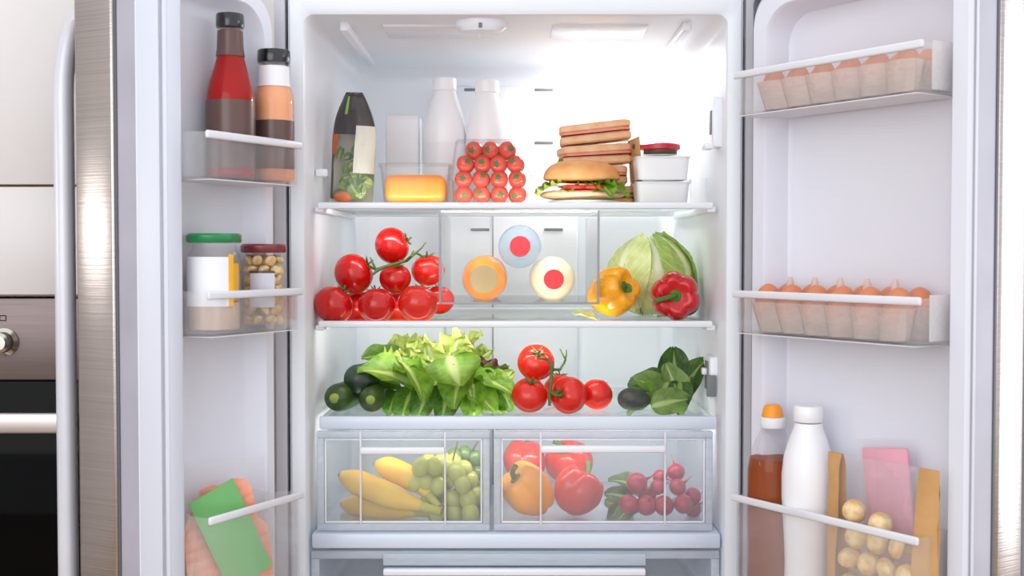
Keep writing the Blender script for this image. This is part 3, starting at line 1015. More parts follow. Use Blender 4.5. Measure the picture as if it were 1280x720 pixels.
PEP_Y = pepper_mesh(yellowpep_m, 4, 1.10, 4, 0.30)
PEP_R = pepper_mesh(redpep_m, 6, 0.95, 7, 0.15, 0.13)
PEP_O = pepper_mesh(orangepep_m, 4, 1.10, 9, 0.30)
PEP_R2 = pepper_mesh(redpep2_m, 4, 0.95, 5, 0.2)
pepper(764, 366, 2.17, 31, (0.62, -0.62, 0.30), 0.6, PEP_Y, pepstem_mesh(1.1, -0.5), 'yellow bell pepper beside the red one under the cabbage')
pepper(844, 370, 2.155, 31, (-0.12, -1.0, 0.05), 0.3, PEP_R, pepstem_mesh(0.95, -0.75, 0.45), 'red bell pepper with a green stem pointing out, on the lower glass shelf')

# cabbage
def cap_leaf(rad, ang, ruff, seed, nu=16, nv=16, round_=0.9):
    """leaf that hugs a ball of radius rad: base at the south, tip over the top"""
    rnd = random.Random(seed)
    p1, p2 = rnd.random() * 6, rnd.random() * 6

    def fn(a, b):
        t = (a - 0.5) * 2
        s = b
        wd = ang * math.sin(PI * (0.06 + 0.90 * s) ** round_) ** 0.6
        lon = t * wd
        lat = -1.25 + 2.3 * s
        e = max(abs(t), (s - 0.55) / 0.45 if s > 0.55 else 0)
        rr = rad * (1 + 0.01 * abs(math.sin(14 * t * s)) + ruff * e ** 4 * (1.3 + math.sin(p1 + 13 * t + 9 * s)))
        rr += rad * 0.045 * noise.noise(Vector((t * 5, s * 9, seed)))
        rr += rad * 0.012 * math.sin(p2 + 22 * s + 8 * abs(t))
        return Vector((rr * math.cos(lat) * math.sin(lon), -rr * math.cos(lat) * math.cos(lon), rr * math.sin(lat)))
    return MB().grid(fn, nu, nv, uv=True)


cb_c = S(815, 347, 2.285)
cbr = 0.077
cb_c.z = SH2 + cbr * 0.96
cab = thing('cabbage', 'pale green round cabbage behind the two bell peppers', 'cabbage', cb_c)


def ball(t, p):
    k = 1 + 0.03 * math.sin(3 * p) * math.sin(t)
    return Vector((cbr * .93 * k * math.sin(t) * math.cos(p), cbr * .93 * k * math.sin(t) * math.sin(p), cbr * .93 * math.cos(t)))


MB().blob(ball, 18, 24).build('heart', cabcore_m, cab)
for k, (az, rad, an, mm, tilt) in enumerate([(-75, .96, .9, leaf_cab, 0), (70, .97, .95, leaf_cab, 8), (8, 1.0, 1.15, leaf_cab, -16), (150, .99, .9, leaf_cab, 0), (-150, 1.0, .9, leaf_cab, 0),
                                             (-48, 1.03, .75, leaf_cab, -24), (52, 1.04, .72, leaf_cabgreen, -20), (95, 1.06, .6, leaf_cabgreen, -18)]):
    o = cap_leaf(cbr * rad, an, 0.02 + 0.02 * (k > 4), 20 + k).build('leaf', mm, cab, recalc=False, sharp=80)
    o.rotation_euler = (R(tilt), R(tilt * 0.6), R(az))


def leaf_mesh(name, L, W, m, cup=0.25, bend=0.6, ruff=0.05, freq=16, seed=0, pw=0.75, rnd_=0.7, nu=14, nv=18):
    rnd = random.Random(seed)
    p1, p2, p3 = rnd.random() * 6, rnd.random() * 6, rnd.random() * 6
    tw = rnd.uniform(-0.25, 0.25)

    def fn(a, b):
        t = (a - 0.5) * 2
        s = b
        wd = W / 2 * max(0.05, math.sin(PI * min(1, 0.04 + 0.95 * s ** pw))) ** rnd_
        bb = bend if abs(bend) > 1e-3 else 1e-3
        y = L * math.sin(bb * s) / bb
        z = -L * (1 - math.cos(bb * s)) / bb
        e = abs(t) ** 2.5
        tip = max(0.0, (s - 0.75) / 0.25)
        rf = ruff * L * (e * math.sin(freq * s + p1 + (3 if t > 0 else 0)) + tip * math.sin(p3 + 7 * t) * 0.8)
        zz = cup * wd * (t * t) + rf + tw * t * wd * s + 0.012 * L * abs(math.sin(9 * s + 4 * abs(t) + p2))
        x = t * wd + 0.3 * rf
        nx = Vector((0, math.sin(bb * s), math.cos(bb * s)))
        return Vector((x, y, z)) + nx * zz
    return MB().grid(fn, nu, nv, uv=True).mesh(name, m, recalc=False, sharp=80)


def put_leaf(par, me, base, dirv, up=(0, 0, 1), roll=0.0, sc=1.0):
    return obj('leaf', me, par, M=frame_to(base, dirv, up, roll, sc))


# --- big lettuce pile on the crisper cover
def rel(px, py, D, c):
    return S(px, py, D) - c


c0 = Vector((XX(545, 2.26), CY + 2.26, SH3))
let = thing('curly_lettuce', 'large pale curly lettuce with frilly crown behind the loose green leaves', 'lettuce', c0)
PL = [leaf_mesh('leaf', 0.12, 0.085, leaf_pale, 0.35, 0.7, 0.09, 30, 31 + k) for k in range(4)]
ML = [leaf_mesh('leaf', 0.13, 0.085, leaf_mid, 0.35, 0.8, 0.06, 24, 41 + k) for k in range(4)]
DL = [leaf_mesh('leaf', 0.12, 0.075, leaf_dark, 0.35, 0.9, 0.04, 20, 51 + k) for k in range(4)]
rnd = random.Random(5)
for k in range(20):
    a = 2 * PI * k / 20 * 1.0 + rnd.uniform(-.15, .15)
    el = R(rnd.uniform(42, 88))
    base = Vector((0.035 * math.cos(a), 0.02 * math.sin(a), 0.03 + 0.012 * rnd.random()))
    put_leaf(let, PL[k % 4], base, (0.8 * math.cos(el) * math.cos(a), 0.55 * math.cos(el) * math.sin(a), math.sin(el)), (-math.cos(a), -math.sin(a), 0.3), rnd.uniform(-.5, .5), rnd.uniform(0.70, 0.98))
for k in range(9):
    a = R(180 + 180 * k / 8)
    put_leaf(let, ML[k % 4], Vector((0.03 * math.cos(a), -0.02 + 0.02 * math.sin(a), 0.05)), (math.cos(a), 0.7 * math.sin(a), 0.35 + 0.2 * rnd.random()), (0, 0, 1), rnd.uniform(-.4, .4), rnd.uniform(0.65, 0.85))

c1 = Vector((XX(530, 2.16), CY + 2.16, SH3))
rom = thing('butter_lettuce', 'loose head of smooth green lettuce leaves lying in front of the curly lettuce', 'lettuce', c1)
HL = [leaf_mesh('leaf', 0.13, 0.095, leaf_mid, 0.45, 0.75, 0.035, 13, 61 + k, 0.7, 0.6) for k in range(4)]
HD = [leaf_mesh('leaf', 0.12, 0.085, leaf_dark, 0.4, 0.9, 0.03, 12, 71 + k, 0.7, 0.6) for k in range(3)]


def hero(par, c, me, p0, p1, up, roll, sc):
    a, b = S(*p0) - c, S(*p1) - c
    return put_leaf(par, me, a, b - a, up, roll, sc)


hero(rom, c1, HD[0], (505, 455, 2.23), (455, 425, 2.20), (0.2, -0.5, 0.8), 0.2, 0.68)
hero(rom, c1, HD[1], (500, 480, 2.22), (455, 462, 2.18), (0, -0.7, 0.7), -0.1, 0.62)
hero(rom, c1, HL[0], (520, 482, 2.17), (462, 446, 2.13), (0.3, -0.6, 0.7), 0.1, 0.86)
hero(rom, c1, HL[1], (500, 452, 2.16), (540, 482, 2.10), (0.5, -0.5, 0.7), -0.2, 0.74)
hero(rom, c1, HL[2], (585, 455, 2.17), (560, 492, 2.09), (-0.2, -0.7, 0.6), 0.1, 0.78)
BOWL = leaf_mesh('leaf', 0.105, 0.115, leaf_mid, 0.42, -1.1, 0.02, 10, 66, 0.8, 0.5)
hero(rom, c1, BOWL, (562, 446, 2.15), (574, 488, 2.125), (0.1, -1, 0.25), 0.0, 0.86)
hero(rom, c1, HL[3], (560, 470, 2.19), (630, 500, 2.12), (0.2, -0.5, 0.8), 0.2, 0.88)
hero(rom, c1, HD[2], (540, 482, 2.16), (520, 516, 2.11), (0, -0.8, 0.5), 0.0, 0.62)
hero(rom, c1, HD[0], (520, 485, 2.17), (492, 514, 2.12), (-0.3, -0.8, 0.5), 0.3, 0.60)
hero(rom, c1, HD[1], (560, 485, 2.16), (556, 517, 2.11), (0.1, -0.8, 0.5), -0.2, 0.60)
hero(rom, c1, HL[1], (590, 480, 2.17), (590, 515, 2.12), (0.2, -0.8, 0.5), 0.4, 0.58)
hero(rom, c1, HL[0], (590, 470, 2.20), (640, 510, 2.15), (0.4, -0.6, 0.6), 0.3, 0.72)
hero(rom, c1, HL[2], (575, 465, 2.18), (612, 512, 2.11), (0.4, -0.7, 0.5), -0.4, 0.66)
hero(rom, c1, HD[2], (500, 490, 2.2), (478, 510, 2.14), (-0.3, -0.8, 0.5), 0.0, 0.5)

c2 = Vector((XX(625, 2.22), CY + 2.22, SH3))
rl = thing('red_leaf_lettuce', 'small lettuce with one dark red leaf tip beside the vine tomatoes', 'lettuce', c2)
RLf = leaf_mesh('leaf', 0.09, 0.05, leaf_red, 0.4, 0.9, 0.08, 22, 81)
hero(rl, c2, RLf, (630, 485, 2.24), (612, 448, 2.22), (0.1, -0.6, 0.5), 0.2, 0.85)
hero(rl, c2, PL[0], (612, 500, 2.24), (640, 455, 2.20), (-0.2, -0.8, 0.4), 0.1, 0.62)
hero(rl, c2, PL[1], (625, 500, 2.22), (628, 462, 2.16), (0.1, -0.8, 0.4), 0.3, 0.52)
hero(rl, c2, HD[0], (600, 490, 2.2), (638, 505, 2.15), (0, -0.7, 0.6), 0.2, 0.55)
hero(rl, c2, HL[3], (600, 475, 2.2), (635, 478, 2.16), (0, -0.7, 0.7), -0.2, 0.6)
hero(rl, c2, HD[1], (625, 478, 2.2), (640, 512, 2.15), (0.1, -0.8, 0.6), 0.2, 0.5)

# --- dark green bunch at the right
c3 = Vector((XX(830, 2.2), CY + 2.2, SH3))
sp = thing('spinach_bunch', 'bunch of dark green leaves standing by the right wall above the crisper', 'spinach', c3)
SL = [leaf_mesh('leaf', 0.11, 0.075, leaf_spin, 0.35, 0.9, 0.03, 12, 91 + k, 0.75, 0.6) for k in range(3)]
SM = [leaf_mesh('leaf', 0.11, 0.075, leaf_spin2, 0.35, 0.9, 0.03, 12, 95 + k, 0.75, 0.6) for k in range(3)]
SB = leaf_mesh('leaf', 0.11, 0.06, leaf_mid, 0.3, 0.9, 0.04, 12, 99)
hero(sp, c3, SL[0], (845, 500, 2.26), (842, 432, 2.24), (-0.2, -0.8, 0.3), 0.1, 0.95)
hero(sp, c3, SL[1], (850, 500, 2.24), (868, 448, 2.22), (-0.3, -0.8, 0.3), -0.3, 0.85)
hero(sp, c3, SM[0], (850, 505, 2.20), (838, 452, 2.17), (-0.1, -0.9, 0.3), 0.2, 0.74)
hero(sp, c3, SM[1], (845, 505, 2.19), (800, 455, 2.17), (0.2, -0.8, 0.4), 0.3, 0.88)
hero(sp, c3, SB, (835, 500, 2.18), (775, 480, 2.14), (0.1, -0.6, 0.8), 0.1, 0.82)
hero(sp, c3, SB, (830, 486, 2.19), (776, 486, 2.12), (0.1, -0.3, 0.9), 0.0, 0.8)
hero(sp, c3, SM[2], (835, 478, 2.18), (820, 506, 2.11), (0.1, -0.8, 0.5), 0.0, 0.62)
hero(sp, c3, SL[2], (850, 478, 2.18), (850, 508, 2.12), (0.1, -0.8, 0.5), 0.2, 0.62)
hero(sp, c3, SM[1], (815, 508, 2.14), (868, 492, 2.12), (0.0, -0.7, 0.7), 0.4, 0.66)
hero(sp, c3, SL[0], (835, 480, 2.22), (785, 468, 2.2), (0, -0.6, 0.8), -0.2, 0.7)
hero(sp, c3, SM[0], (820, 500, 2.2), (778, 505, 2.18), (0, -0.6, 0.8), 0.2, 0.55)
sb = MB()
for k in range(7):
    a = S(835 + 4 * k, 505, 2.2) - c3
    sb.tube([a + Vector((0, 0.03, -0.006)), a + Vector((0.002 * k - 0.006, 0.0, 0.02)), a + Vector((0.003 * k - 0.01, 0, 0.05))], [.003, .003, .002], 6)
sb.build('stalks', calyx_m, sp)


def ellip(rx, ry, rz):
    return lambda t, p: Vector((rx * math.sin(t) * math.cos(p), ry * math.sin(t) * math.sin(p), rz * math.cos(t)))


av = MB().blob(lambda t, p: Vector((0.027 * math.sin(t) * math.cos(p) * (1 - 0.15 * math.cos(t)), 0.027 * math.sin(t) * math.sin(p) * (1 - 0.15 * math.cos(t)), 0.034 * math.cos(t))), 20, 24).build('avocado', avocado_m)
pv = S(794, 497, 2.125)
av.location = (pv.x, pv.y + 0.02, SH3 + 0.0212)
av.rotation_euler = (R(90), 0, R(62))
av.scale = (0.85, 0.75, 0.9)
tag(av, 'dark green avocado tucked under the leafy bunch beside the tomatoes', 'avocado')

# cucumbers
def cuke(px, py, D, r, dirv, ln, m, label, bright):
    o = thing('cucumber', label, 'cucumber', S(px, py, D), group='cucumbers left of the lettuce')
    pts, rs = [], []
    dv = Vector(dirv).normalized()
    rr = r * D / F
    for i in range(16):
        s = i / 15
        e = math.sqrt(max(0.0, 1 - (max(0, 0.16 - s) / 0.16) ** 2)) if s < 0.16 else math.sqrt(max(0.02, 1 - (max(0, s - 0.85) / 0.15) ** 2))
        pts.append(dv * ln * s + Vector((0, 0, -0.004 * math.sin(PI * s))))
        rs.append(max(0.002, rr * (0.35 + 0.65 * e)) if i else rr * 0.3)
    MB().tube(pts, rs, 20).build('skin', m, o)
    if bright:
        MB().blob(ellip(rr * 0.36, 0.003, rr * 0.36), 8, 14).build('blossom_end', cuketip_m, o, loc=dv * 0.0005)
    return o


cuke(418, 498, 2.12, 18, (0.16, 1, 0.02), 0.17, cuke_m, 'cucumber lying end on at the left wall above the crisper', True)
cuke(463, 500, 2.105, 16.5, (-0.02, 1, 0.02), 0.17, cuke_m, 'short green cucumber lying end on in front of the lettuce', True)
cuke(443, 474, 2.145, 19, (0.20, 1, 0.0), 0.15, zuke_m, 'dark grey green cucumber resting on the other two', False)

# small things on the lower shelf at the right
on = MB().blob(lambda t, p: Vector((0.026 * math.sin(t) * math.cos(p), 0.026 * math.sin(t) * math.sin(p), 0.026 * math.cos(t) * (0.9 + 0.25 * math.exp(-(t / .35) ** 2)))), 18, 24).build('red_onion', onion_m)
on.location = (XX(872, 2.25) - 0.022, CY + 2.255, SH2 + 0.0245)
tag(on, 'red onion half hidden behind the red bell pepper', 'onion')
sl = leaf_mesh('lettuce_leaf', 0.055, 0.032, leaf_cab, 0.3, 0.5, 0.05, 16, 111)
o = obj('lettuce_leaf', sl, M=frame_to(S(715, 388, 2.17), Vector((1, -0.35, -0.02)), (0, -0.2, 1)))
o.location.z = SH2 + 0.010
tag(o, 'small pale lettuce leaf lying under the bottle bin beside the yellow pepper', 'leaf')


# ------------------------------------------------------------------ bottles
def bottle_parts(par, segs, M=None):
    """segs: list of (name, material, profile)"""
    for nm, mm, prof in segs:
        MB().lathe(prof, 36, M).build(nm, mm, par)


# ketchup
D = 1.872
b0 = S(289, 222, D)
b0.z = LBINS[0][0] + 0.0032
H = S(289, 18, D).z - b0.z
r = 0.0375
kb = thing('sauce_bottle', 'tall red ketchup bottle with black cap in the top left door bin', 'bottle', b0)
prof = [(0.0, 0.0), (r * .86, 0.0), (r, 0.006), (r, 0.48 * H), (r * .98, .52 * H), (r * .86, .60 * H), (r * .68, .68 * H), (r * .57, .74 * H), (r * .53, .80 * H), (r * .51, .90 * H), (r * .48, .915 * H)]
MB().lathe([(0, 0.003)] + [(a * .96, z + (0.003 if z < .01 else 0)) for a, z in prof[1:-1]] + [(0, .90 * H)], 36).build('ketchup', ketchup_m, kb)
MB().lathe(prof, 36).build('glass', jarglass_m, kb)
MB().lathe([(r * 1.008, .07 * H), (r * 1.008, .475 * H)], 36).build('body_label', brownlabel_m, kb, recalc=False)
MB().lathe([(r * .59, .745 * H), (r * .545, .80 * H), (r * .525, .895 * H)], 36).build('neck_label', brownlabel_m, kb, recalc=False)
MB().lathe([(0, H), (r * .54, H), (r * .575, .992 * H), (r * .58, .93 * H), (r * .56, .918 * H), (0, .918 * H)], 36).build('cap', blackcap_m, kb)
MB().lathe([(r * .50, .895 * H), (r * .53, .905 * H), (r * .50, .918 * H)], 36).build('neck_ring', jarglass_m, kb)

D = 1.945
b0 = S(341, 227, D)
b0.x += 0.004
b0.y -= 0.006
b0.z = LBINS[0][0] + 0.0032
H = S(341, 64, D).z - b0.z
r = 0.0318
kb = thing('sauce_bottle', 'shorter bottle of salmon pink dressing with white neck label beside the ketchup', 'bottle', b0)
prof = [(0.0, 0.0), (r * .86, 0.0), (r, 0.006), (r, 0.50 * H), (r * .98, .54 * H), (r, .58 * H), (r * .96, .66 * H), (r * .82, .72 * H), (r * .78, .76 * H), (r * .76, .87 * H), (r * .72, .90 * H)]
MB().lathe([(0, 0.003)] + [(a * .96, z + (0.003 if z < .01 else 0)) for a, z in prof[1:-1]] + [(0, .88 * H)], 36).build('dressing', sauce_m, kb)
MB().lathe(prof, 36).build('glass', jarglass_m, kb)
MB().lathe([(r * 1.01, .10 * H), (r * 1.01, .465 * H)], 36).build('body_label', brownlabel_m, kb, recalc=False)
MB().lathe([(r * .84, .722 * H), (r * .80, .76 * H), (r * .775, .875 * H)], 36).build('neck_label', whitelabel_m, kb, recalc=False)
MB().lathe([(0, H), (r * .78, H), (r * .82, .99 * H), (r * .83, .925 * H), (r * .80, .905 * H), (0, .905 * H)], 36).build('cap', blackcap_m, kb)

# jars
def jar(px, D, ytop, r, zbase, label, lid_m, lid_r, food_m, fz0, fz1):
    b = S(px, 400, D)
    b.z = zbase
    H = S(px, ytop, D).z - zbase
    o = thing('jar', label, 'jar', b)
    MB().lathe([(0, 0.002), (r * .9, 0.002), (r, 0.008), (r, H * .72), (r * .95, H * .79), (r * .82, H * .84), (r * .82, H * .90)], 36).build('glass', jarglass_m, o)
    MB().lathe([(0, H), (lid_r * .93, H), (lid_r, H - .003), (lid_r, H - .011), (lid_r * .95, H - .014), (0, H - .014)], 36).build('lid', lid_m, o)
    return o, H


j1, H = jar(268, 1.822, 292, 0.0395, LBINS[1][0] + 0.0032, 'wide glass jar with green lid and blank white label in the left door', greenlid_m, 0.0415, yellowfood_m, 0, 0)
MB().lathe([(0, 0.005), (.037, 0.005), (.0375, 0.04), (.037, .045), (0, .047)], 30).build('contents', pinkfood_m, j1)
MB().lathe([(0, 0.047), (.0365, 0.048), (.0370, 0.085), (0.0365, .104), (0, .108)], 30, None, R(-100), R(80)).build('contents', yellowfood_m, j1)
A0 = math.atan2(-j1.location.y + CY, -j1.location.x)
MB().lathe([(.0402, .040), (.0402, .114)], 24, None, A0 - 1.9, A0 + 0.55).build('label_band', whitelabel_m, j1, recalc=False)
MB().lathe([(.0400, .040), (.0400, .118)], 8, None, A0 + 0.55, A0 + 0.80).build('label_edge', yellowfood_m, j1, recalc=False)
j2, H = jar(330, 1.922, 305, 0.0345, LBINS[1][0] + 0.0032, 'glass jar of pale mushrooms with maroon lid in the left door', maroonlid_m, 0.0362, mush_m, 0, 0)
rnd = random.Random(8)
MUSH = []
for q_ in range(3):
    a_ = rnd.uniform(.85, 1.1)
    MUSH.append(MB().blob(lambda t, p, a_=a_: Vector((math.sin(t) * math.cos(p), math.sin(t) * math.sin(p) * a_, (0.8 if t < PI / 2 else 0.35) * math.cos(t))), 10, 14).mesh('mushroom', mush_m))
for lv in range(7):
    n = 7
    for k in range(n + 1):
        a = 2 * PI * (k + 0.5 * (lv % 2)) / n
        rr = 0.0235 if k < n else 0.0
        o = obj('mushroom', MUSH[(k + lv) % 3], j2, (rr * math.cos(a), rr * math.sin(a), 0.013 + lv * 0.0158), (rnd.uniform(-1, 1), rnd.uniform(-1, 1), rnd.random() * 6), 0.0097)
A0 = math.atan2(-j2.location.y + CY, -j2.location.x)
MB().lathe([(.0352, .034), (.0352, .088)], 20, None, A0 - 0.65, A0 + 0.50).build('label_band', greylabel_m, j2, recalc=False)
MB().lathe([(.0354, .088), (.0354, .0915)], 20, None, A0 - 0.65, A0 + 0.50).build('label_edge', darkjam_m, j2, recalc=False)

# bottles lying in the hanging bin
def lying(px, py, r_px, cap_px, segs_m, cap_m_, label, shell=None, D=2.19, cap_len=0.012, cap_off=(0, 0)):
    r = r_px * D / F
    c = S(px, py, D)
    o = thing('drink_bottle', label, 'bottle', c, (PI / 2, 0, 0))
    cr = cap_px * D / F
    body = [(0, -0.21), (r * .9, -0.21), (r, -0.20), (r, -0.05), (r * .96, -0.028), (r * .82, -0.012), (r * .6, -0.003), (cr * 1.05, 0.004), (cr * .9, 0.008), (0, .008)]
    MB().lathe(body, 40).build('body', segs_m, o)
    MB().lathe([(0, 0.006), (cr, 0.006), (cr, 0.006 + cap_len - .002), (cr * .94, 0.006 + cap_len), (0, .006 + cap_len)], 36).build('cap', cap_m_, o)
    return o


lying(605, 348.5, 29, 18, orangejuice_m, beigecap_m, 'orange juice bottle with beige cap lying in the clear bin')
lying(692, 349, 28.5, 12.5, creamjuice_m, redcap_m, 'cream coloured drink bottle with red cap lying in the clear bin')
lying(650, 308, 27.5, 13, waterblue_m, redcap_m, 'pale blue bottle with red cap lying on top of the other two in the bin')

# milk bottles on the top shelf
def milk(px, ytop, D, rpx, label):
    b = S(px, 250, D)
    b.z = SH1 + 0.0005
    H = S(px, ytop, D).z - b.z
    r = rpx * D / F
    o = thing('milk_bottle', label, 'bottle', b, group='white milk bottles on the top shelf')
    MB().lathe([(0, 0), (r * .9, 0), (r, .008), (r, .52 * H), (r * .97, .60 * H), (r * .84, .72 * H), (r * .66, .82 * H), (r * .54, .88 * H), (r * .50, .91 * H), (0, .91 * H)], 36).build('body', milk_m, o)
    MB().lathe([(0, H), (r * .52, H), (r * .56, .992 * H), (r * .56, .905 * H), (r * .52, .90 * H), (0, .90 * H)], 36).build('cap', milk_m, o)
    MB().lathe([(r * 1.006, .12 * H), (r * 1.006, .50 * H)], 36).build('sleeve', milk_label_m, o, recalc=False)


milk(556, 98, 2.36, 27, 'left white milk bottle at the back of the top shelf')
milk(609, 101, 2.35, 27, 'right white milk bottle, behind the punnet of cherry tomatoes')

# white carton
p = S(505, 200, 2.40)
p.z = SH1 + 0.0005
H = S(505, 146, 2.40).z - p.z
wc = thing('carton', 'plain white carton behind the tub with the orange cheese', 'carton', p)
MB().box2((-0.033, -0.033, 0), (0.033, 0.033, H), 0.004).build('box', tubwhite_m, wc)
MB().box2((-0.031, -0.034, H * .35), (0.031, -0.0325, H * .95)).build('front_panel', whitelabel_m, wc)

# clear tub with cheese block
D = 2.17
p = S(519, 250, D)
p.z = SH1 + 0.0005
tb = thing('food_tub', 'clear plastic tub with lid on the top shelf holding orange cheese', 'tub', (p.x, p.y + 0.03, p.z))
hw, hd_, hh = 0.0625, 0.05, 0.070


def tubloops(hx, hy, z, r=0.012, n=5):
    return [(x, y, z) for x, y in rrect(hx, hy, r, n)]


MB().loft([tubloops(hw * .9, hd_ * .9, 0.001), tubloops(hw, hd_, hh), tubloops(hw - .0015, hd_ - .0015, hh), tubloops(hw * .9 - .0015, hd_ * .9 - .0015, 0.0025)], True, True).build('body', pet_m, tb)
MB().loft([tubloops(hw + .003, hd_ + .003, hh - .004), tubloops(hw + .003, hd_ + .003, hh + .003), tubloops(hw - .004, hd_ - .004, hh + .004)], False, True).build('lid', pet_m, tb)
ch = MB()
ch.box2((-0.0545, -0.040, 0.0), (0.0545, 0.036, 0.050), 0.014, 4)
co = ch.build('cheese_block', cheese_m, loc=(p.x, p.y + 0.03, p.z + 0.0035))
tag(co, 'rounded block of orange cheese inside the clear tub on the top shelf', 'cheese')

# punnet of cherry tomatoes
D = 2.17
p = S(613, 250, D)
p.z = SH1 + 0.0005
pc = Vector((p.x, p.y + 0.035, p.z))
hw, hd_, hh = 0.074, 0.054, 0.104
pn = thing('punnet', 'clear plastic clamshell punnet of cherry tomatoes before the milk bottles', 'punnet', pc)
MB().loft([tubloops(hw * .90, hd_ * .90, 0.0005), tubloops(hw * .94, hd_ * .94, 0.045), tubloops(hw, hd_, 0.047), tubloops(hw, hd_, 0.052)], True, False).build('tray', pet_m, pn)
MB().loft([tubloops(hw, hd_, 0.0525), tubloops(hw * .96, hd_ * .96, .056), tubloops(hw * .86, hd_ * .84, hh + .008), tubloops(hw * .80, hd_ * .78, hh + .013)], False, True).build('lid', pet_m, pn)
CH = MB().blob(lambda t, p: Vector((math.sin(t) * math.cos(p) * (1 - .1 * math.exp(-(t / .3) ** 2)), math.sin(t) * math.sin(p) * (1 - .1 * math.exp(-(t / .3) ** 2)), 0.95 * math.cos(t) * (1 - .1 * math.exp(-(t / .3) ** 2)))), 14, 20).mesh('cherry_tomato', cherry_m)
CCAL = MB()
for k in range(5):
    a = 2 * PI * k / 5
    CCAL.tube([(0, 0, .86), (math.cos(a) * .25, math.sin(a) * .25, .93), (math.cos(a) * .5, math.sin(a) * .5, .90)], [.07, .08, .02], 5)
CCAL.lathe([(0, .98), (.2, .96), (.3, .90), (.1, .8)], 10)
CCAL = CCAL.mesh('calyx', calyx_m)
rnd = random.Random(12)
rows = [(0.0180, 4, 'bottom'), (0.046, 4, 'second'), (0.0735, 4, 'third'), (0.0985, 3, 'top')]
words = ['first', 'second', 'third', 'fourth', 'fifth']
for zr, n, rn in rows:
    for dp, yy in (('front', -0.026), ('back', 0.009)):
        if dp == 'back' and rn in ('bottom',):
            pass
        for k in range(n):
            xx = (k - (n - 1) / 2) * (0.0325 if zr < .07 else 0.0305) + rnd.uniform(-.001, .001)
            o = obj('cherry_tomato', CH)
            ax = Vector((rnd.uniform(-.5, .5), rnd.uniform(-1.3, -.7), rnd.uniform(-.3, .4)))
            o.matrix_world = ax.to_track_quat('Z', 'Y').to_matrix().to_4x4()
            o.location = pc + Vector((xx, yy + rnd.uniform(-.001, .001), zr + 0.0005))
            o.scale = (0.0160,) * 3
            tag(o, f'cherry tomato in the clear punnet, {dp} of the {rn} row, {words[k]} from the left' if n > 1 else '', 'tomato', 'cherry tomatoes in the punnet')
            obj('calyx', CCAL, o)


# ------------------------------------------------------------------ sandwiches
D = 2.18
p = S(728, 250, D)
pl = MB().lathe([(0, 0.001), (0.045, 0.001), (0.06, 0.006), (0.066, 0.008), (0.060, 0.0095), (0.045, 0.0045), (0, 0.0045)], 40).build('plate', plate_m, loc=(p.x + 0.004, p.y + 0.045, SH1))
tag(pl, 'small white plate under the filled roll on the top shelf', 'plate')
sc_ = Vector((p.x, p.y + 0.045, SH1 + 0.0095))
sw_ = thing('filled_roll', 'filled bread roll with lettuce and tomato on the white plate', 'sandwich', sc_)


def dome(rx, ry, h, flat, seed):
    rnd = random.Random(seed)
    ph = rnd.random() * 6

    def fn(t, p):
        k = 1 + .03 * math.sin(3 * p + ph)
        s = math.sin(t) ** 0.6 if 0 < t < PI else 0
        z = math.cos(t)
        return Vector((rx * k * s * math.cos(p), ry * k * s * math.sin(p), h * z if z > 0 else flat * z))
    return MB().blob(fn, 22, 40)


dome(0.078, 0.050, 0.010, 0.010, 1).build('bottom_half', crumb_m, sw_, loc=(0.0, 0, 0.0105))
TS = MB().lathe([(0, 0), (0.021, 0), (0.0225, .002), (0.0225, .004), (0.021, .006), (0, .006)], 28).mesh('tomato_slice', tomato2_m)
obj('tomato_slice', TS, sw_, (-0.012, -0.030, 0.0212), (R(4), 0, 0))
obj('tomato_slice', TS, sw_, (0.020, -0.026, 0.0212), (R(4), 0, 0))
CHS = MB().box((0, 0, 0), (0.075, 0.06, 0.003), 0.001).build('cheese_slice', creamjuice_m, sw_, loc=(-0.012, -0.005, 0.0285), rot=(0, 0, R(12)))
for k, (x, yw, a, s_) in enumerate([(-0.058, -0.02, 190, .5), (0.038, -0.030, -65, .55), (0.055, -0.02, -30, .55), (-0.02, -0.03, -110, .4), (-0.065, 0.0, 170, .42), (0.02, -0.03, -80, .4)]):
    put_leaf(sw_, (ML if k != 0 else PL)[k % 4], Vector((x - .03 * math.cos(R(a)), yw - .03 * math.sin(R(a)), 0.030 + 0.001 * k)), (math.cos(R(a)), math.sin(R(a)), -0.02), (0, 0, 1), 0, s_)
dome(0.071, 0.048, 0.034, 0.006, 3).build('top_half', bun_m, sw_, loc=(-0.001, 0, 0.0405))

# stacked toast sandwiches behind
p = S(742, 250, 2.32)
zt0 = SH1 + 0.0005


def toast_loop(hx, hy, z, k=0.0):
    return [(x + k * y, y, z + 0.0) for x, y in rrect(hx, hy, 0.012, 5)]


def toast_mesh(seed, th=0.015):
    rnd = random.Random(seed)
    ph = rnd.random() * 6

    def wob(lp):
        return [(x, y, z + 0.0022 * math.sin(30 * x + ph) + 0.001 * math.sin(42 * y)) for x, y, z in lp]
    m = MB()
    hx, hy = 0.068, 0.05
    m.loft([wob(toast_loop(hx - .003, hy - .003, 0)), wob(toast_loop(hx, hy, 0.003)), wob(toast_loop(hx, hy, th - .003)), wob(toast_loop(hx - .003, hy - .003, th))], True, True)
    return m.mesh('bread_slice', toast_m)


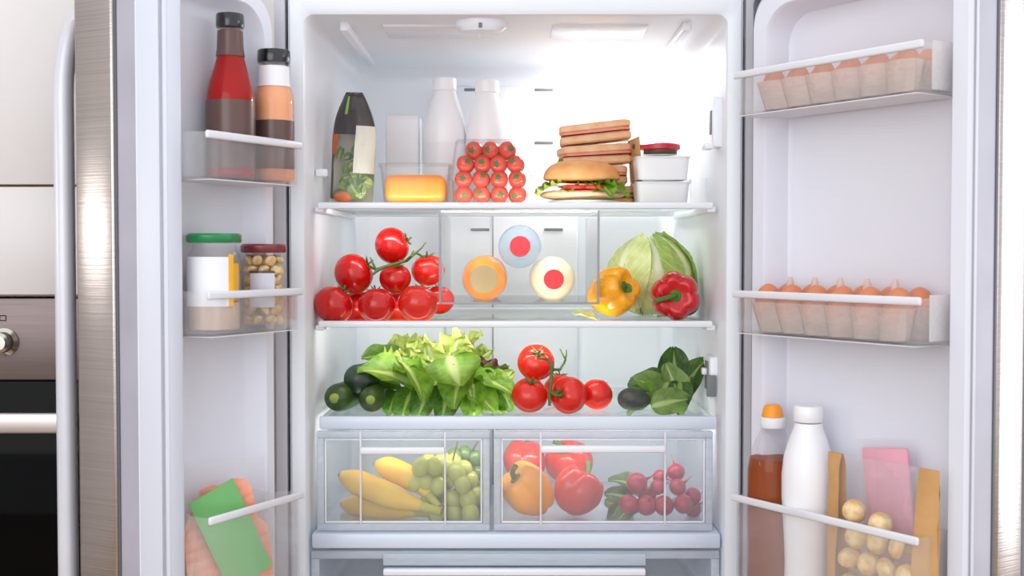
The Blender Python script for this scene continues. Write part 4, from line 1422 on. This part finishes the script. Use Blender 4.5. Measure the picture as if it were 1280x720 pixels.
TO = [toast_mesh(1), toast_mesh(2), toast_mesh(3)]
HAM = MB().loft([[(x, y, z + .0015 * math.sin(40 * x)) for x, y, z in toast_loop(.066, .052, zz)] for zz in (0, .004)], True, True).mesh('ham_slice', ham_m)
names = ['lowest', 'second', 'third', 'topmost']
zc_ = zt0
for k in range(4):
    o = thing('toast_sandwich', f'{names[k]} toasted ham sandwich of the stack behind the filled roll', 'sandwich', (p.x + (0.004, -0.004, 0.002, 0.003)[k], p.y, zc_), (0, R((0, -1.0, -2.5, -4.5)[k]), R((3, -4, 5, -2)[k])), 'stack of toasted sandwiches')
    obj('bread_slice', TO[k % 3], o, (0, 0, 0.002))
    obj('ham_slice', HAM, o, (0.001, -0.002, 0.0182))
    obj('bread_slice', TO[(k + 1) % 3], o, (0, 0, 0.0232))
    if k == 2:
        obj('leaf', ML[1], o, M=frame_to((-0.035, -0.02, 0.0185), (-1, -0.3, -0.12), (0, 0, 1), 0, 0.42))
    zc_ += (0.0395, 0.0405, 0.042, 0)[k]
pb = MB().box2((0, -0.05, 0), (0.0025, 0.05, zc_ - zt0 + 0.005), 0.001)
o = pb.build('paper_sheet', kraft_m, loc=(p.x + 0.078, p.y - 0.06, zt0))
tag(o, 'upright brown paper sheet at the right of the sandwiches', 'paper')
o.rotation_euler = (0, R(-4), R(6))

# white tubs and small jars on the right
D = 2.19
p = S(829, 250, D)
pt = Vector((p.x, p.y + 0.04, SH1 + 0.0005))


def white_tub(z, label, lid):
    o = thing('white_tub', label, 'tub', (pt.x, pt.y, z), group='white tubs on the top shelf')
    hx, hy, h = 0.0485, 0.045, 0.040
    MB().loft([tubloops(hx * .92, hy * .92, 0.0), tubloops(hx, hy, h), tubloops(hx + .002, hy + .002, h), tubloops(hx + .002, hy + .002, h + .002), tubloops(hx - .003, hy - .003, h + .002), tubloops(hx * .9, hy * .9, 0.002)], True, True).build('body', tubwhite_m, o)
    MB().loft([tubloops(hx + .004, hy + .004, h + .0005), tubloops(hx + .004, hy + .004, h + .005), tubloops(hx - .002, hy - .002, h + .006)], True, True).build('lid', pet_m, o)
    return z + h + .0062


z1 = white_tub(pt.z, 'lower of two stacked white tubs at the right of the top shelf', 0)
z2 = white_tub(z1, 'upper of two stacked white tubs at the right of the top shelf', 0)
rj = thing('small_jar', 'small jar with red lid standing on the white tubs', 'jar', (XX(826, 2.2), pt.y - 0.018, z2))
MB().lathe([(0, 0), (.029, 0), (.031, .003), (.031, .008), (0, .008)], 30).build('contents', darkjam_m, rj)
MB().lathe([(0, .020), (.033, .020), (.036, .018), (.037, .010), (.034, .0082), (0, .0082)], 34).build('lid', redlid_m, rj)
bj = thing('small_jar', 'low jar with dark blue lid behind the red lidded one on the tubs', 'jar', (XX(812, 2.26), pt.y + 0.026, z2))
MB().lathe([(0, 0), (.013, 0), (.014, .003), (.014, .014), (0, .014)], 30).build('glass', jarglass_m, bj)
MB().box2((-0.034, -0.012, 0.0142), (0.036, 0.012, 0.024), 0.005).build('lid', darklid_m, bj)
p = S(876, 250, 2.2)
cu = MB().lathe([(0, .001), (.012, .001), (.014, .004), (.017, .05), (.0155, .05), (.0125, .005), (0, .004)], 28).build('glass_cup', jarglass_m, loc=(p.x - 0.002, p.y + 0.02, SH1))
tag(cu, 'small clear glass cup at the right end of the top shelf', 'cup')


# ------------------------------------------------------------------ bags
def pillow(mb, W, H, T, u0, u1, v0, v1, side, seed=0, wr=0.0016, off=0.0, nu=14, nv=18, top=0.35, uv=False):
    """patch of a filled bag, x across, z up, side -1 towards the viewer"""
    def fn(a, b):
        u = u0 + (u1 - u0) * a
        v = v0 + (v1 - v0) * b
        ed = max(0.0, 1 - abs(u) ** 2.4)
        bulge = min(1.0, (v / 0.10) ** 0.6) * (1 - (1 - top) * max(0, (v - 0.35) / 0.65)) * (1 if v < 0.97 else 0.2)
        y = side * (T / 2 * ed ** 0.6 * bulge + off)
        n = noise.noise(Vector((u * 3 + seed, v * 5, seed * 1.7))) + 0.5 * noise.noise(Vector((u * 8, v * 11 + seed, 3)))
        return Vector((u * W / 2, y + side * wr * n * 2, v * H))
    mb.grid(fn, nu, nv, uv=uv)
    return mb


# salad bag at the left of the top shelf
D = 2.175
p = S(436, 250, D)
sb_ = thing('salad_bag', 'salad bag with black top film standing at the left of the top shelf', 'bag', (p.x, p.y + 0.035, SH1 + 0.0012), (R(0), R(3), R(-14)))
Wb, Hb, Tb = 0.084, 0.206, 0.055


def outl(mb):
    for v in mb.v:
        s = v.z / Hb
        if s > 0.62:
            k = (s - 0.62) / 0.38
            v.x = v.x * (1 - 0.62 * k ** 1.6) - 0.004 * k
            v.y *= 1 - 0.3 * k
    return mb


outl(pillow(MB(), Wb, Hb, Tb, -1, 1, 0.62, 1, -1, 2)).build('top_film', blackfilm_m, sb_, recalc=False)
outl(pillow(MB(), Wb, Hb, Tb, -1, 1, 0, 1, 1, 2)).build('back_film', creamfilm_m, sb_, recalc=False)
outl(pillow(MB(), Wb, Hb, Tb, -1, -0.72, 0.05, 0.62, -1, 2)).build('side_film', blackfilm_m, sb_, recalc=False)
outl(pillow(MB(), Wb, Hb, Tb, 0.25, 1.0, 0.28, 0.70, -1, 2, off=0.0008)).build('cream_panel', creamfilm_m, sb_, recalc=False)
outl(pillow(MB(), Wb, Hb, Tb, -0.72, 1.0, 0.0, 0.62, -1, 2)).build('clear_window', film_m, sb_, recalc=False)
outl(pillow(MB(), Wb, Hb, Tb, -0.42, -0.25, 0.80, 0.96, -1, 2, off=0.0008, nu=3, nv=6)).build('lime_stripe', limeprint_m, sb_, recalc=False)
outl(pillow(MB(), Wb, Hb, Tb, -0.98, -0.58, 0.44, 0.62, -1, 2, off=0.0008, nu=4, nv=6)).build('orange_patch', rust_m, sb_, recalc=False)
rnd = random.Random(3)
for k in range(26):
    x, z = rnd.uniform(-.024, .030), rnd.uniform(.014, .110)
    y = rnd.uniform(-0.016, -0.004)
    a, e = rnd.uniform(0, 6.28), rnd.uniform(-.4, .4)
    me = (SM + HL[:2] + PL[:2])[k % 7] if z < 0.06 else (SM + SL)[k % 6]
    put_leaf(sb_, me, Vector((x - .008 * math.cos(a), y, z - .012 * math.sin(a))), (math.cos(a) * .6, e * .3, math.sin(a)), (0, -1, 0.1), 0, rnd.uniform(.20, .30))
MB().blob(ellip(0.019, 0.008, 0.011), 10, 16).build('carrot_piece', rust_m, sb_, loc=(-0.012, -0.0125, 0.014))

# bag with green label in the bottom left bin
uL, wL = 0.132, 0.041
g = LD.g(uL, wL, LBINS[2][0] + 0.0045)
rotz = R(35)          # bag's x axis runs from free edge to hinge, front (-y) to the viewer
cbg = thing('food_bag', 'clear bag of orange pink slices with a plain green label in the bottom left bin', 'bag', g, (0, 0, rotz))
Wb2, Hb2, Tb2 = 0.132, 0.272, 0.042
pillow(MB(), Wb2, Hb2, Tb2, -1, 1, 0, 1, -1, 7, 0.002).build('front_film', film_m, cbg, recalc=False)
pillow(MB(), Wb2, Hb2, Tb2, -1, 1, 0, 1, 1, 7, 0.002).build('back_film', film_m, cbg, recalc=False)
SAL = []
for k in range(3):
    def fn(a, b, k=k):
        return None
    m = MB()
    lo = []
    for zz in (0, 0.006):
        lo.append([(x + .004 * math.sin(40 * y + k), zz + .002 * math.sin(60 * y + k), y) for x, y in rrect(0.030, 0.052, 0.022, 5)])
    m.loft(lo, True, True)
    SAL.append(m.mesh('slice', salmon_m))
rnd = random.Random(9)
for k, (x, z, rz) in enumerate([(-.030, .06, 10), (.0, .058, -8), (.030, .06, 14), (-.028, .125, -10), (.002, .13, 12), (.030, .128, -6), (-.022, .185, 20), (.012, .19, -15)]):
    obj('slice', SAL[k % 3], cbg, (x * 1.3, -0.006 - 0.004 * (k % 2), z), (0, R(rz), 0))
lb = MB()
lb.grid(lambda a, b: Vector(((a - .5) * .077, -0.003 * math.sin(PI * a), (b - .5) * .158)), 8, 6)
lb.grid(lambda a, b: Vector(((a - .5) * .077, 0.0006 - 0.003 * math.sin(PI * a), (b - .5) * .158)), 8, 6)
lbo = lb.build('paper_label', greenlabel_m, cbg, loc=(0.0, -Tb2 / 2 - 0.0035, 0.160), rot=(0, R(-24), 0))
lbo['label'] = 'plain green label'

# --- right door, bottom bin
zb = RBINS[2][0] + 0.0035
g = RD.g(0.046, 0.052, zb)
H = S(966, 506, CY * -1 + g.y).z - zb
r = 0.0405
tbt = thing('tea_bottle', 'amber drink bottle with orange cap in the bottom right door bin', 'bottle', g)
pr = [(0, .003), (r * .9, .003), (r, .012), (r * .97, .10 * H), (r, .12 * H), (r * .97, .30 * H), (r, .40 * H), (r, .70 * H), (r * .92, .76 * H), (r * .66, .84 * H), (r * .46, .885 * H), (r * .43, .90 * H)]
MB().lathe([(a * .97, z + .001) for a, z in pr[:8]] + [(r * .90, .755 * H), (0, .757 * H)], 36).build('drink', tea_m, tbt)
MB().lathe(pr, 36).build('bottle', jarglass_m, tbt)
MB().lathe([(r * .47, .895 * H), (r * .50, .90 * H), (r * .50, .94 * H), (r * .44, .945 * H), (0, .945 * H)], 32).build('cap_base', milk_m, tbt)
MB().lathe([(0, H), (r * .28, H), (r * .36, .985 * H), (r * .44, .947 * H), (0, .947 * H)], 32).build('cap', orangecap_m, tbt)
g = RD.g(0.124, 0.054, zb)
H = S(1005, 507, g.y - CY).z - zb
r = 0.0405
wb = thing('yogurt_bottle', 'plain white drink bottle standing before the amber bottle in the right door', 'bottle', g)
MB().lathe([(0, 0), (r * .88, 0), (r * .95, .008), (r * .90, .10 * H), (r * .86, .30 * H), (r * .90, .42 * H), (r, .60 * H), (r * 1.0, .70 * H), (r * .92, .78 * H), (r * .72, .855 * H), (r * .56, .90 * H), (r * .52, .925 * H), (0, .925 * H)], 40).build('body', milk_m, wb)
MB().lathe([(0, H), (r * .52, H), (r * .56, .993 * H), (r * .57, .935 * H), (r * .54, .93 * H), (0, .93 * H)], 36).build('cap', milk_m, wb)

# mushroom bag
rot_r = RD.ang()              # x from hinge to free edge; -y faces the viewer
ug, wg_ = 0.276, 0.066
g = RD.g(ug, wg_, zb + 0.001)
mbg = thing('mushroom_bag', 'clear bag of mushrooms with kraft brown side strips in the right door', 'bag', g, (0, 0, rot_r))
Wm, Hm, Tm = 0.200, 0.292, 0.046
for side in (-1, 1):
    nm = 'front' if side < 0 else 'back'
    pillow(MB(), Wm, Hm, Tm, -0.72, 0.66, 0, 1, side, 4, 0.0016, top=0.25).build(nm + '_film', film_m, mbg, recalc=False)
    for a, b in ((-1, -0.72), (0.66, 1)):
        pillow(MB(), Wm, Hm, Tm, a, b, 0, 1, side, 4, 0.0016, nu=5, top=0.25).build('kraft_strip', kraft_m, mbg, recalc=False)
rnd = random.Random(4)
MC = MB().blob(lambda t, p: Vector((math.sin(t) ** .8 * math.cos(p), math.sin(t) ** .8 * math.sin(p), 0.85 * math.cos(t) if t < PI / 2 else 0.18 * math.cos(t))), 14, 20).mesh('mushroom', mush_m)
MS = MB().lathe([(0, -.95), (.36, -.95), (.40, -.85), (.33, -.4), (.38, -.12), (.1, 0)], 14).mesh('stalk', mushstem_m)
MPOS = [('bottom', .024, 4), ('second', .062, 4), ('third', .100, 4), ('fourth', .138, 4), ('fifth', .174, 3), ('top', .209, 2)]
cosr, sinr = math.cos(rot_r), math.sin(rot_r)
for rn, z, n in MPOS:
    for k in range(n):
        x = (k - (n - 1) / 2) * 0.036 + rnd.uniform(-.003, .003)
        if rn == 'top':
            x = (-0.044, 0.004)[k]
            z = (.211, .200)[k]
        o = obj('mushroom', MC)
        ax = Vector((rnd.uniform(-1, 1), -0.7, rnd.uniform(-.5, 1.4)))
        axw = Vector((ax.x * cosr - ax.y * sinr, ax.x * sinr + ax.y * cosr, ax.z))
        o.matrix_world = axw.to_track_quat('Z', 'Y').to_matrix().to_4x4() @ Matrix.Scale(0.0180, 4)
        lx, ly = x, -0.0055
        o.location = g + Vector((lx * cosr - ly * sinr, lx * sinr + ly * cosr, z))
        tag(o, f'pale mushroom in the kraft edged bag, {rn} row, {words[k]} from the bottles', 'mushroom', 'mushrooms in the clear bag')
        obj('stalk', MS, o)
g = RD.g(0.285, 0.022, zb + 0.001)
pk = thing('pink_pack', 'flat clear pack with pink insert behind the mushroom bag', 'pack', g, (R(0), R(-7), rot_r))
pillow(MB(), 0.105, 0.318, 0.012, -1, 1, 0, 1, -1, 9, .001).build('front_film', film_m, pk, recalc=False)
pillow(MB(), 0.105, 0.318, 0.012, -1, 1, 0, 1, 1, 9, .001).build('back_film', film_m, pk, recalc=False)
MB().box2((-0.044, -0.003, 0.02), (0.040, 0.003, 0.305), 0.002).build('pink_insert', pinkpack_m, pk)


# ------------------------------------------------------------------ egg cartons in the right door
def egg_fn(t, p):
    k = 1 - 0.12 * math.cos(t)
    return Vector((k * math.sin(t) * math.cos(p), k * math.sin(t) * math.sin(p), 1.28 * math.cos(t)))


EGG = MB().blob(egg_fn, 16, 20).mesh('egg', egg_m)


def egg_carton(zb, u0, label, where, tall, es, ez, cone):
    n, pit = 6, 0.051
    c = RD.g(u0, 0.0495, zb)
    o = thing('egg_carton', label, 'egg carton', c, (0, 0, rot_r), 'egg cartons in the right door')
    L = n * pit
    hgt = tall
    # scalloped wall: outline in plan with flutes, tapering to the base
    def outline(hx, hy, amp, z):
        pts = []
        m = 8
        for k in range(n * m + 1):
            x = -L / 2 + L * k / (n * m)
            pts.append((x * hx / (L / 2), -hy + amp * (1 - abs(math.sin(PI * (x + L / 2) / pit))), z))
        for k in range(1, 2 * m):
            y = -hy + 2 * hy * k / (2 * m)
            pts.append((hx - amp * (1 - abs(math.sin(PI * k / m))), y, z))
        for k in range(n * m, -1, -1):
            x = -L / 2 + L * k / (n * m)
            pts.append((x * hx / (L / 2), hy - amp * (1 - abs(math.sin(PI * (x + L / 2) / pit))), z))
        for k in range(2 * m - 1, 0, -1):
            y = -hy + 2 * hy * k / (2 * m)
            pts.append((-hx + amp * (1 - abs(math.sin(PI * k / m))), y, z))
        return pts
    m = MB()
    a = outline(L / 2 - 0.012, 0.041, 0.015, 0.0)
    b = outline(L / 2 - 0.010, 0.042, 0.015, 0.004)
    c1_ = outline(L / 2 - 0.003, 0.0466, 0.0115, hgt * 0.8)
    d = outline(L / 2 - 0.001, 0.0462, 0.009, hgt)
    d2 = outline(L / 2 - 0.004, 0.0428, 0.009, hgt)
    d3 = outline(L / 2 - 0.008, 0.040, 0.012, 0.018)
    m.loft([a, b, c1_, d, d2, d3], True, True)
    m.build('tray', carton_m, o, sharp=60)
    for k in range(n - 1):
        x = -L / 2 + pit * (k + 1)
        MB().lathe([(0.011, 0.002), (0.008, hgt * .7), (0.006, hgt + cone - .008), (0.003, hgt + cone), (0, hgt + cone)], 12).build('divider_cone', carton_m, o, loc=(x, 0.0, 0))
    cr_, sr_ = math.cos(rot_r), math.sin(rot_r)
    for row, yy in (('front', -0.0225), ('back', 0.0225)):
        for k in range(n):
            x = -L / 2 + pit * (k + 0.5)
            e = obj('egg', EGG, loc=c + Vector((x * cr_ - yy * sr_, x * sr_ + yy * cr_, ez)), scale=es)
            tag(e, f'brown egg in the {where} carton, {row} row, {(words + ["sixth"])[k]} from the hinge', 'egg', 'brown eggs in the door cartons')


egg_carton(RBINS[0][0] + 0.0036, 0.192, 'peach translucent egg carton in the top bin of the right door', 'top bin', 0.045, 0.0187, 0.0425, 0.020)
egg_carton(RBINS[1][0] + 0.0036, 0.182, 'peach translucent egg carton in the middle bin of the right door', 'middle bin', 0.047, 0.0222, 0.0475, 0.040)

# ------------------------------------------------------------------ crisper contents
# bananas
D = 2.15
cbn = S(545, 640, D)
bn = thing('banana_bunch', 'bunch of yellow bananas with green stems in the left crisper', 'bananas', cbn)


def banana(p0, p1, sag, rad, nm):
    a, b = S(*p0) - cbn, S(*p1) - cbn
    pts, rs = [], []
    for i in range(15):
        s = i / 14
        q = a.lerp(b, s) + Vector(sag) * math.sin(PI * s)
        pts.append(q)
        k = min(1.0, max(0.0, (s - 0.12) / 0.45))
        e = 0.34 + 0.66 * k * k * (3 - 2 * k)
        if s > 0.84:
            e = 1.0 - 0.62 * ((s - .84) / .16) ** 1.6
        rs.append(rad * e)
    o = MB().tube(pts, rs, 10).build('banana', banana_m, bn, sharp=60)
    MB().tube(pts[:4], [v * 1.03 for v in rs[:3]] + [rs[3] * 1.002], 10).build('stem', bananaend_m, o)
    MB().blob(ellip(rad * .25, rad * .25, rad * .2), 8, 10).build('tip', twig_m, o, loc=pts[-1])
    return o


banana((552, 640, 2.10), (426, 594, 2.15), (0.004, 0, -0.006), 0.0230, 0)
banana((548, 634, 2.115), (470, 580, 2.175), (0.010, 0, 0.010), 0.0215, 1)
banana((546, 642, 2.12), (428, 630, 2.20), (0, 0, -0.002), 0.0200, 2)


def grapes(c, pts, m, label, r, twigs):
    o = thing('grape_bunch', label, 'grapes', c)
    me = MB().blob(lambda t, p: Vector((math.sin(t) * math.cos(p), math.sin(t) * math.sin(p), 1.18 * math.cos(t))), 10, 14).mesh('grape', m)
    rnd = random.Random(len(pts))
    for q in pts:
        obj('grape', me, o, Vector(q) - c, (rnd.uniform(-.5, .5), rnd.uniform(-.5, .5), 0), r * rnd.uniform(.92, 1.05))
    tw = MB()
    for tpl in twigs:
        tw.tube([Vector(q) - c for q in tpl], [.0022] + [.0018] * (len(tpl) - 1), 6)
    tw.build('twig', twig_m, o)
    return o


fl = [(526, 584), (520, 603), (536, 622), (545, 643), (548, 606), (558, 584), (543, 583), (571, 592), (566, 624), (578, 606), (585, 625), (568, 644), (588, 643), (532, 602)]
gp = [S(x, min(y, 641), 2.125 + 0.008 * ((k * 7) % 3)) for k, (x, y) in enumerate(fl)]
gp += [S(x + 10, y - 6, 2.175) for x, y in fl[:11]]
grapes(S(550, 640, 2.15), gp, grape_m, 'bunch of pale green grapes beside the bananas in the left crisper', 0.0155,
       [[S(556, 635, 2.16), S(556, 600, 2.155), S(566, 575, 2.15), S(572, 552, 2.15)], [S(556, 600, 2.155), S(545, 590, 2.15), S(535, 584, 2.14)], [S(560, 615, 2.155), S(575, 610, 2.15), S(586, 615, 2.14)]])
fl2 = [(568, 570), (582, 568), (595, 573), (590, 590), (602, 592), (575, 588), (600, 608), (603, 628), (594, 612)]
gp = [S(min(x, 598), y, 2.20 + 0.010 * (k % 2)) for k, (x, y) in enumerate(fl2)]
gp += [S(min(x, 594), y + 10, 2.245) for x, y in fl2]
gp += [S(x, 640, 2.22) for x in (565, 580, 594)]
grapes(S(585, 640, 2.22), gp, grapedark_m, 'bunch of darker green grapes behind the pale ones in the left crisper', 0.0142,
       [[S(580, 630, 2.225), S(582, 590, 2.22), S(588, 568, 2.2), S(597, 552, 2.18)], [S(582, 590, 2.22), S(572, 575, 2.21), S(566, 560, 2.20)]])

# peppers, tomatoes, radishes
pepper(661, 613, 2.135, 33, (-0.75, -0.35, 0.75), 0.4, PEP_O, pepstem_mesh(1.1, 0.5), 'orange bell pepper at the front of the right crisper')
pepper(722, 614, 2.15, 31.5, (0.5, 0.2, 0.8), 0.2, PEP_R2, pepstem_mesh(0.95, 0.3), 'big red pepper between the orange pepper and the radishes in the crisper')
pepper(655, 578, 2.25, 28, (0.2, 0.5, 0.8), 1.2, PEP_R2, pepstem_mesh(0.95, 0.3), 'red pepper behind the orange one in the right crisper')
pepper(712, 580, 2.27, 30, (-0.3, -0.3, 0.9), 0.9, PEP_R2, pepstem_mesh(0.95, -0.3), 'dark topped red pepper at the back of the right crisper')
c4 = S(815, 645, 2.16)
rb = thing('radish_bunch', 'bunch of magenta radishes with green leaves at the right of the crisper', 'radishes', c4)
RD_ = MB().blob(lambda t, p: Vector((math.sin(t) * math.cos(p), math.sin(t) * math.sin(p), 0.95 * math.cos(t))), 14, 18).mesh('radish', radish_m)
RT = MB().tube([(0, 0, .9), (.04, 0, 1.2), (.1, .05, 1.7), (.2, .1, 2.1)], [.22, .09, .04, .015], 6).mesh('root', radish_m)
rnd = random.Random(6)
for x, y, D, r in [(786, 630, 2.12, 12.5), (808, 632, 2.12, 13), (830, 632, 2.12, 13), (854, 630, 2.12, 12.5), (796, 604, 2.14, 14), (822, 609, 2.14, 10), (847, 609, 2.135, 11), (866, 620, 2.15, 11), (845, 590, 2.16, 11.5), (825, 596, 2.165, 9.5), (809, 620, 2.16, 12), (866, 636, 2.16, 11)]:
    rr = r * D / F
    o = obj('radish', RD_, rb, S(x, y, D) - c4, scale=rr)
    ax = Vector((rnd.uniform(-.2, 1), rnd.uniform(-.4, .6), rnd.uniform(-.3, .8)))
    o.rotation_euler = ax.to_track_quat('Z', 'Y').to_euler()
    obj('root', RT, o)
for k, (a, b) in enumerate([((790, 625, 2.17), (758, 610, 2.14)), ((792, 635, 2.16), (756, 640, 2.13)), ((795, 610, 2.18), (770, 592, 2.17)), ((790, 640, 2.18), (762, 625, 2.17)), ((795, 630, 2.15), (770, 645, 2.11)), ((800, 620, 2.19), (785, 590, 2.19))]):
    put_leaf(rb, (SL + SM)[k % 6], S(*a) - c4, (S(*b) - S(*a)), (0, -0.7, 0.7), 0.3 * (k % 3) - .3, 0.5)
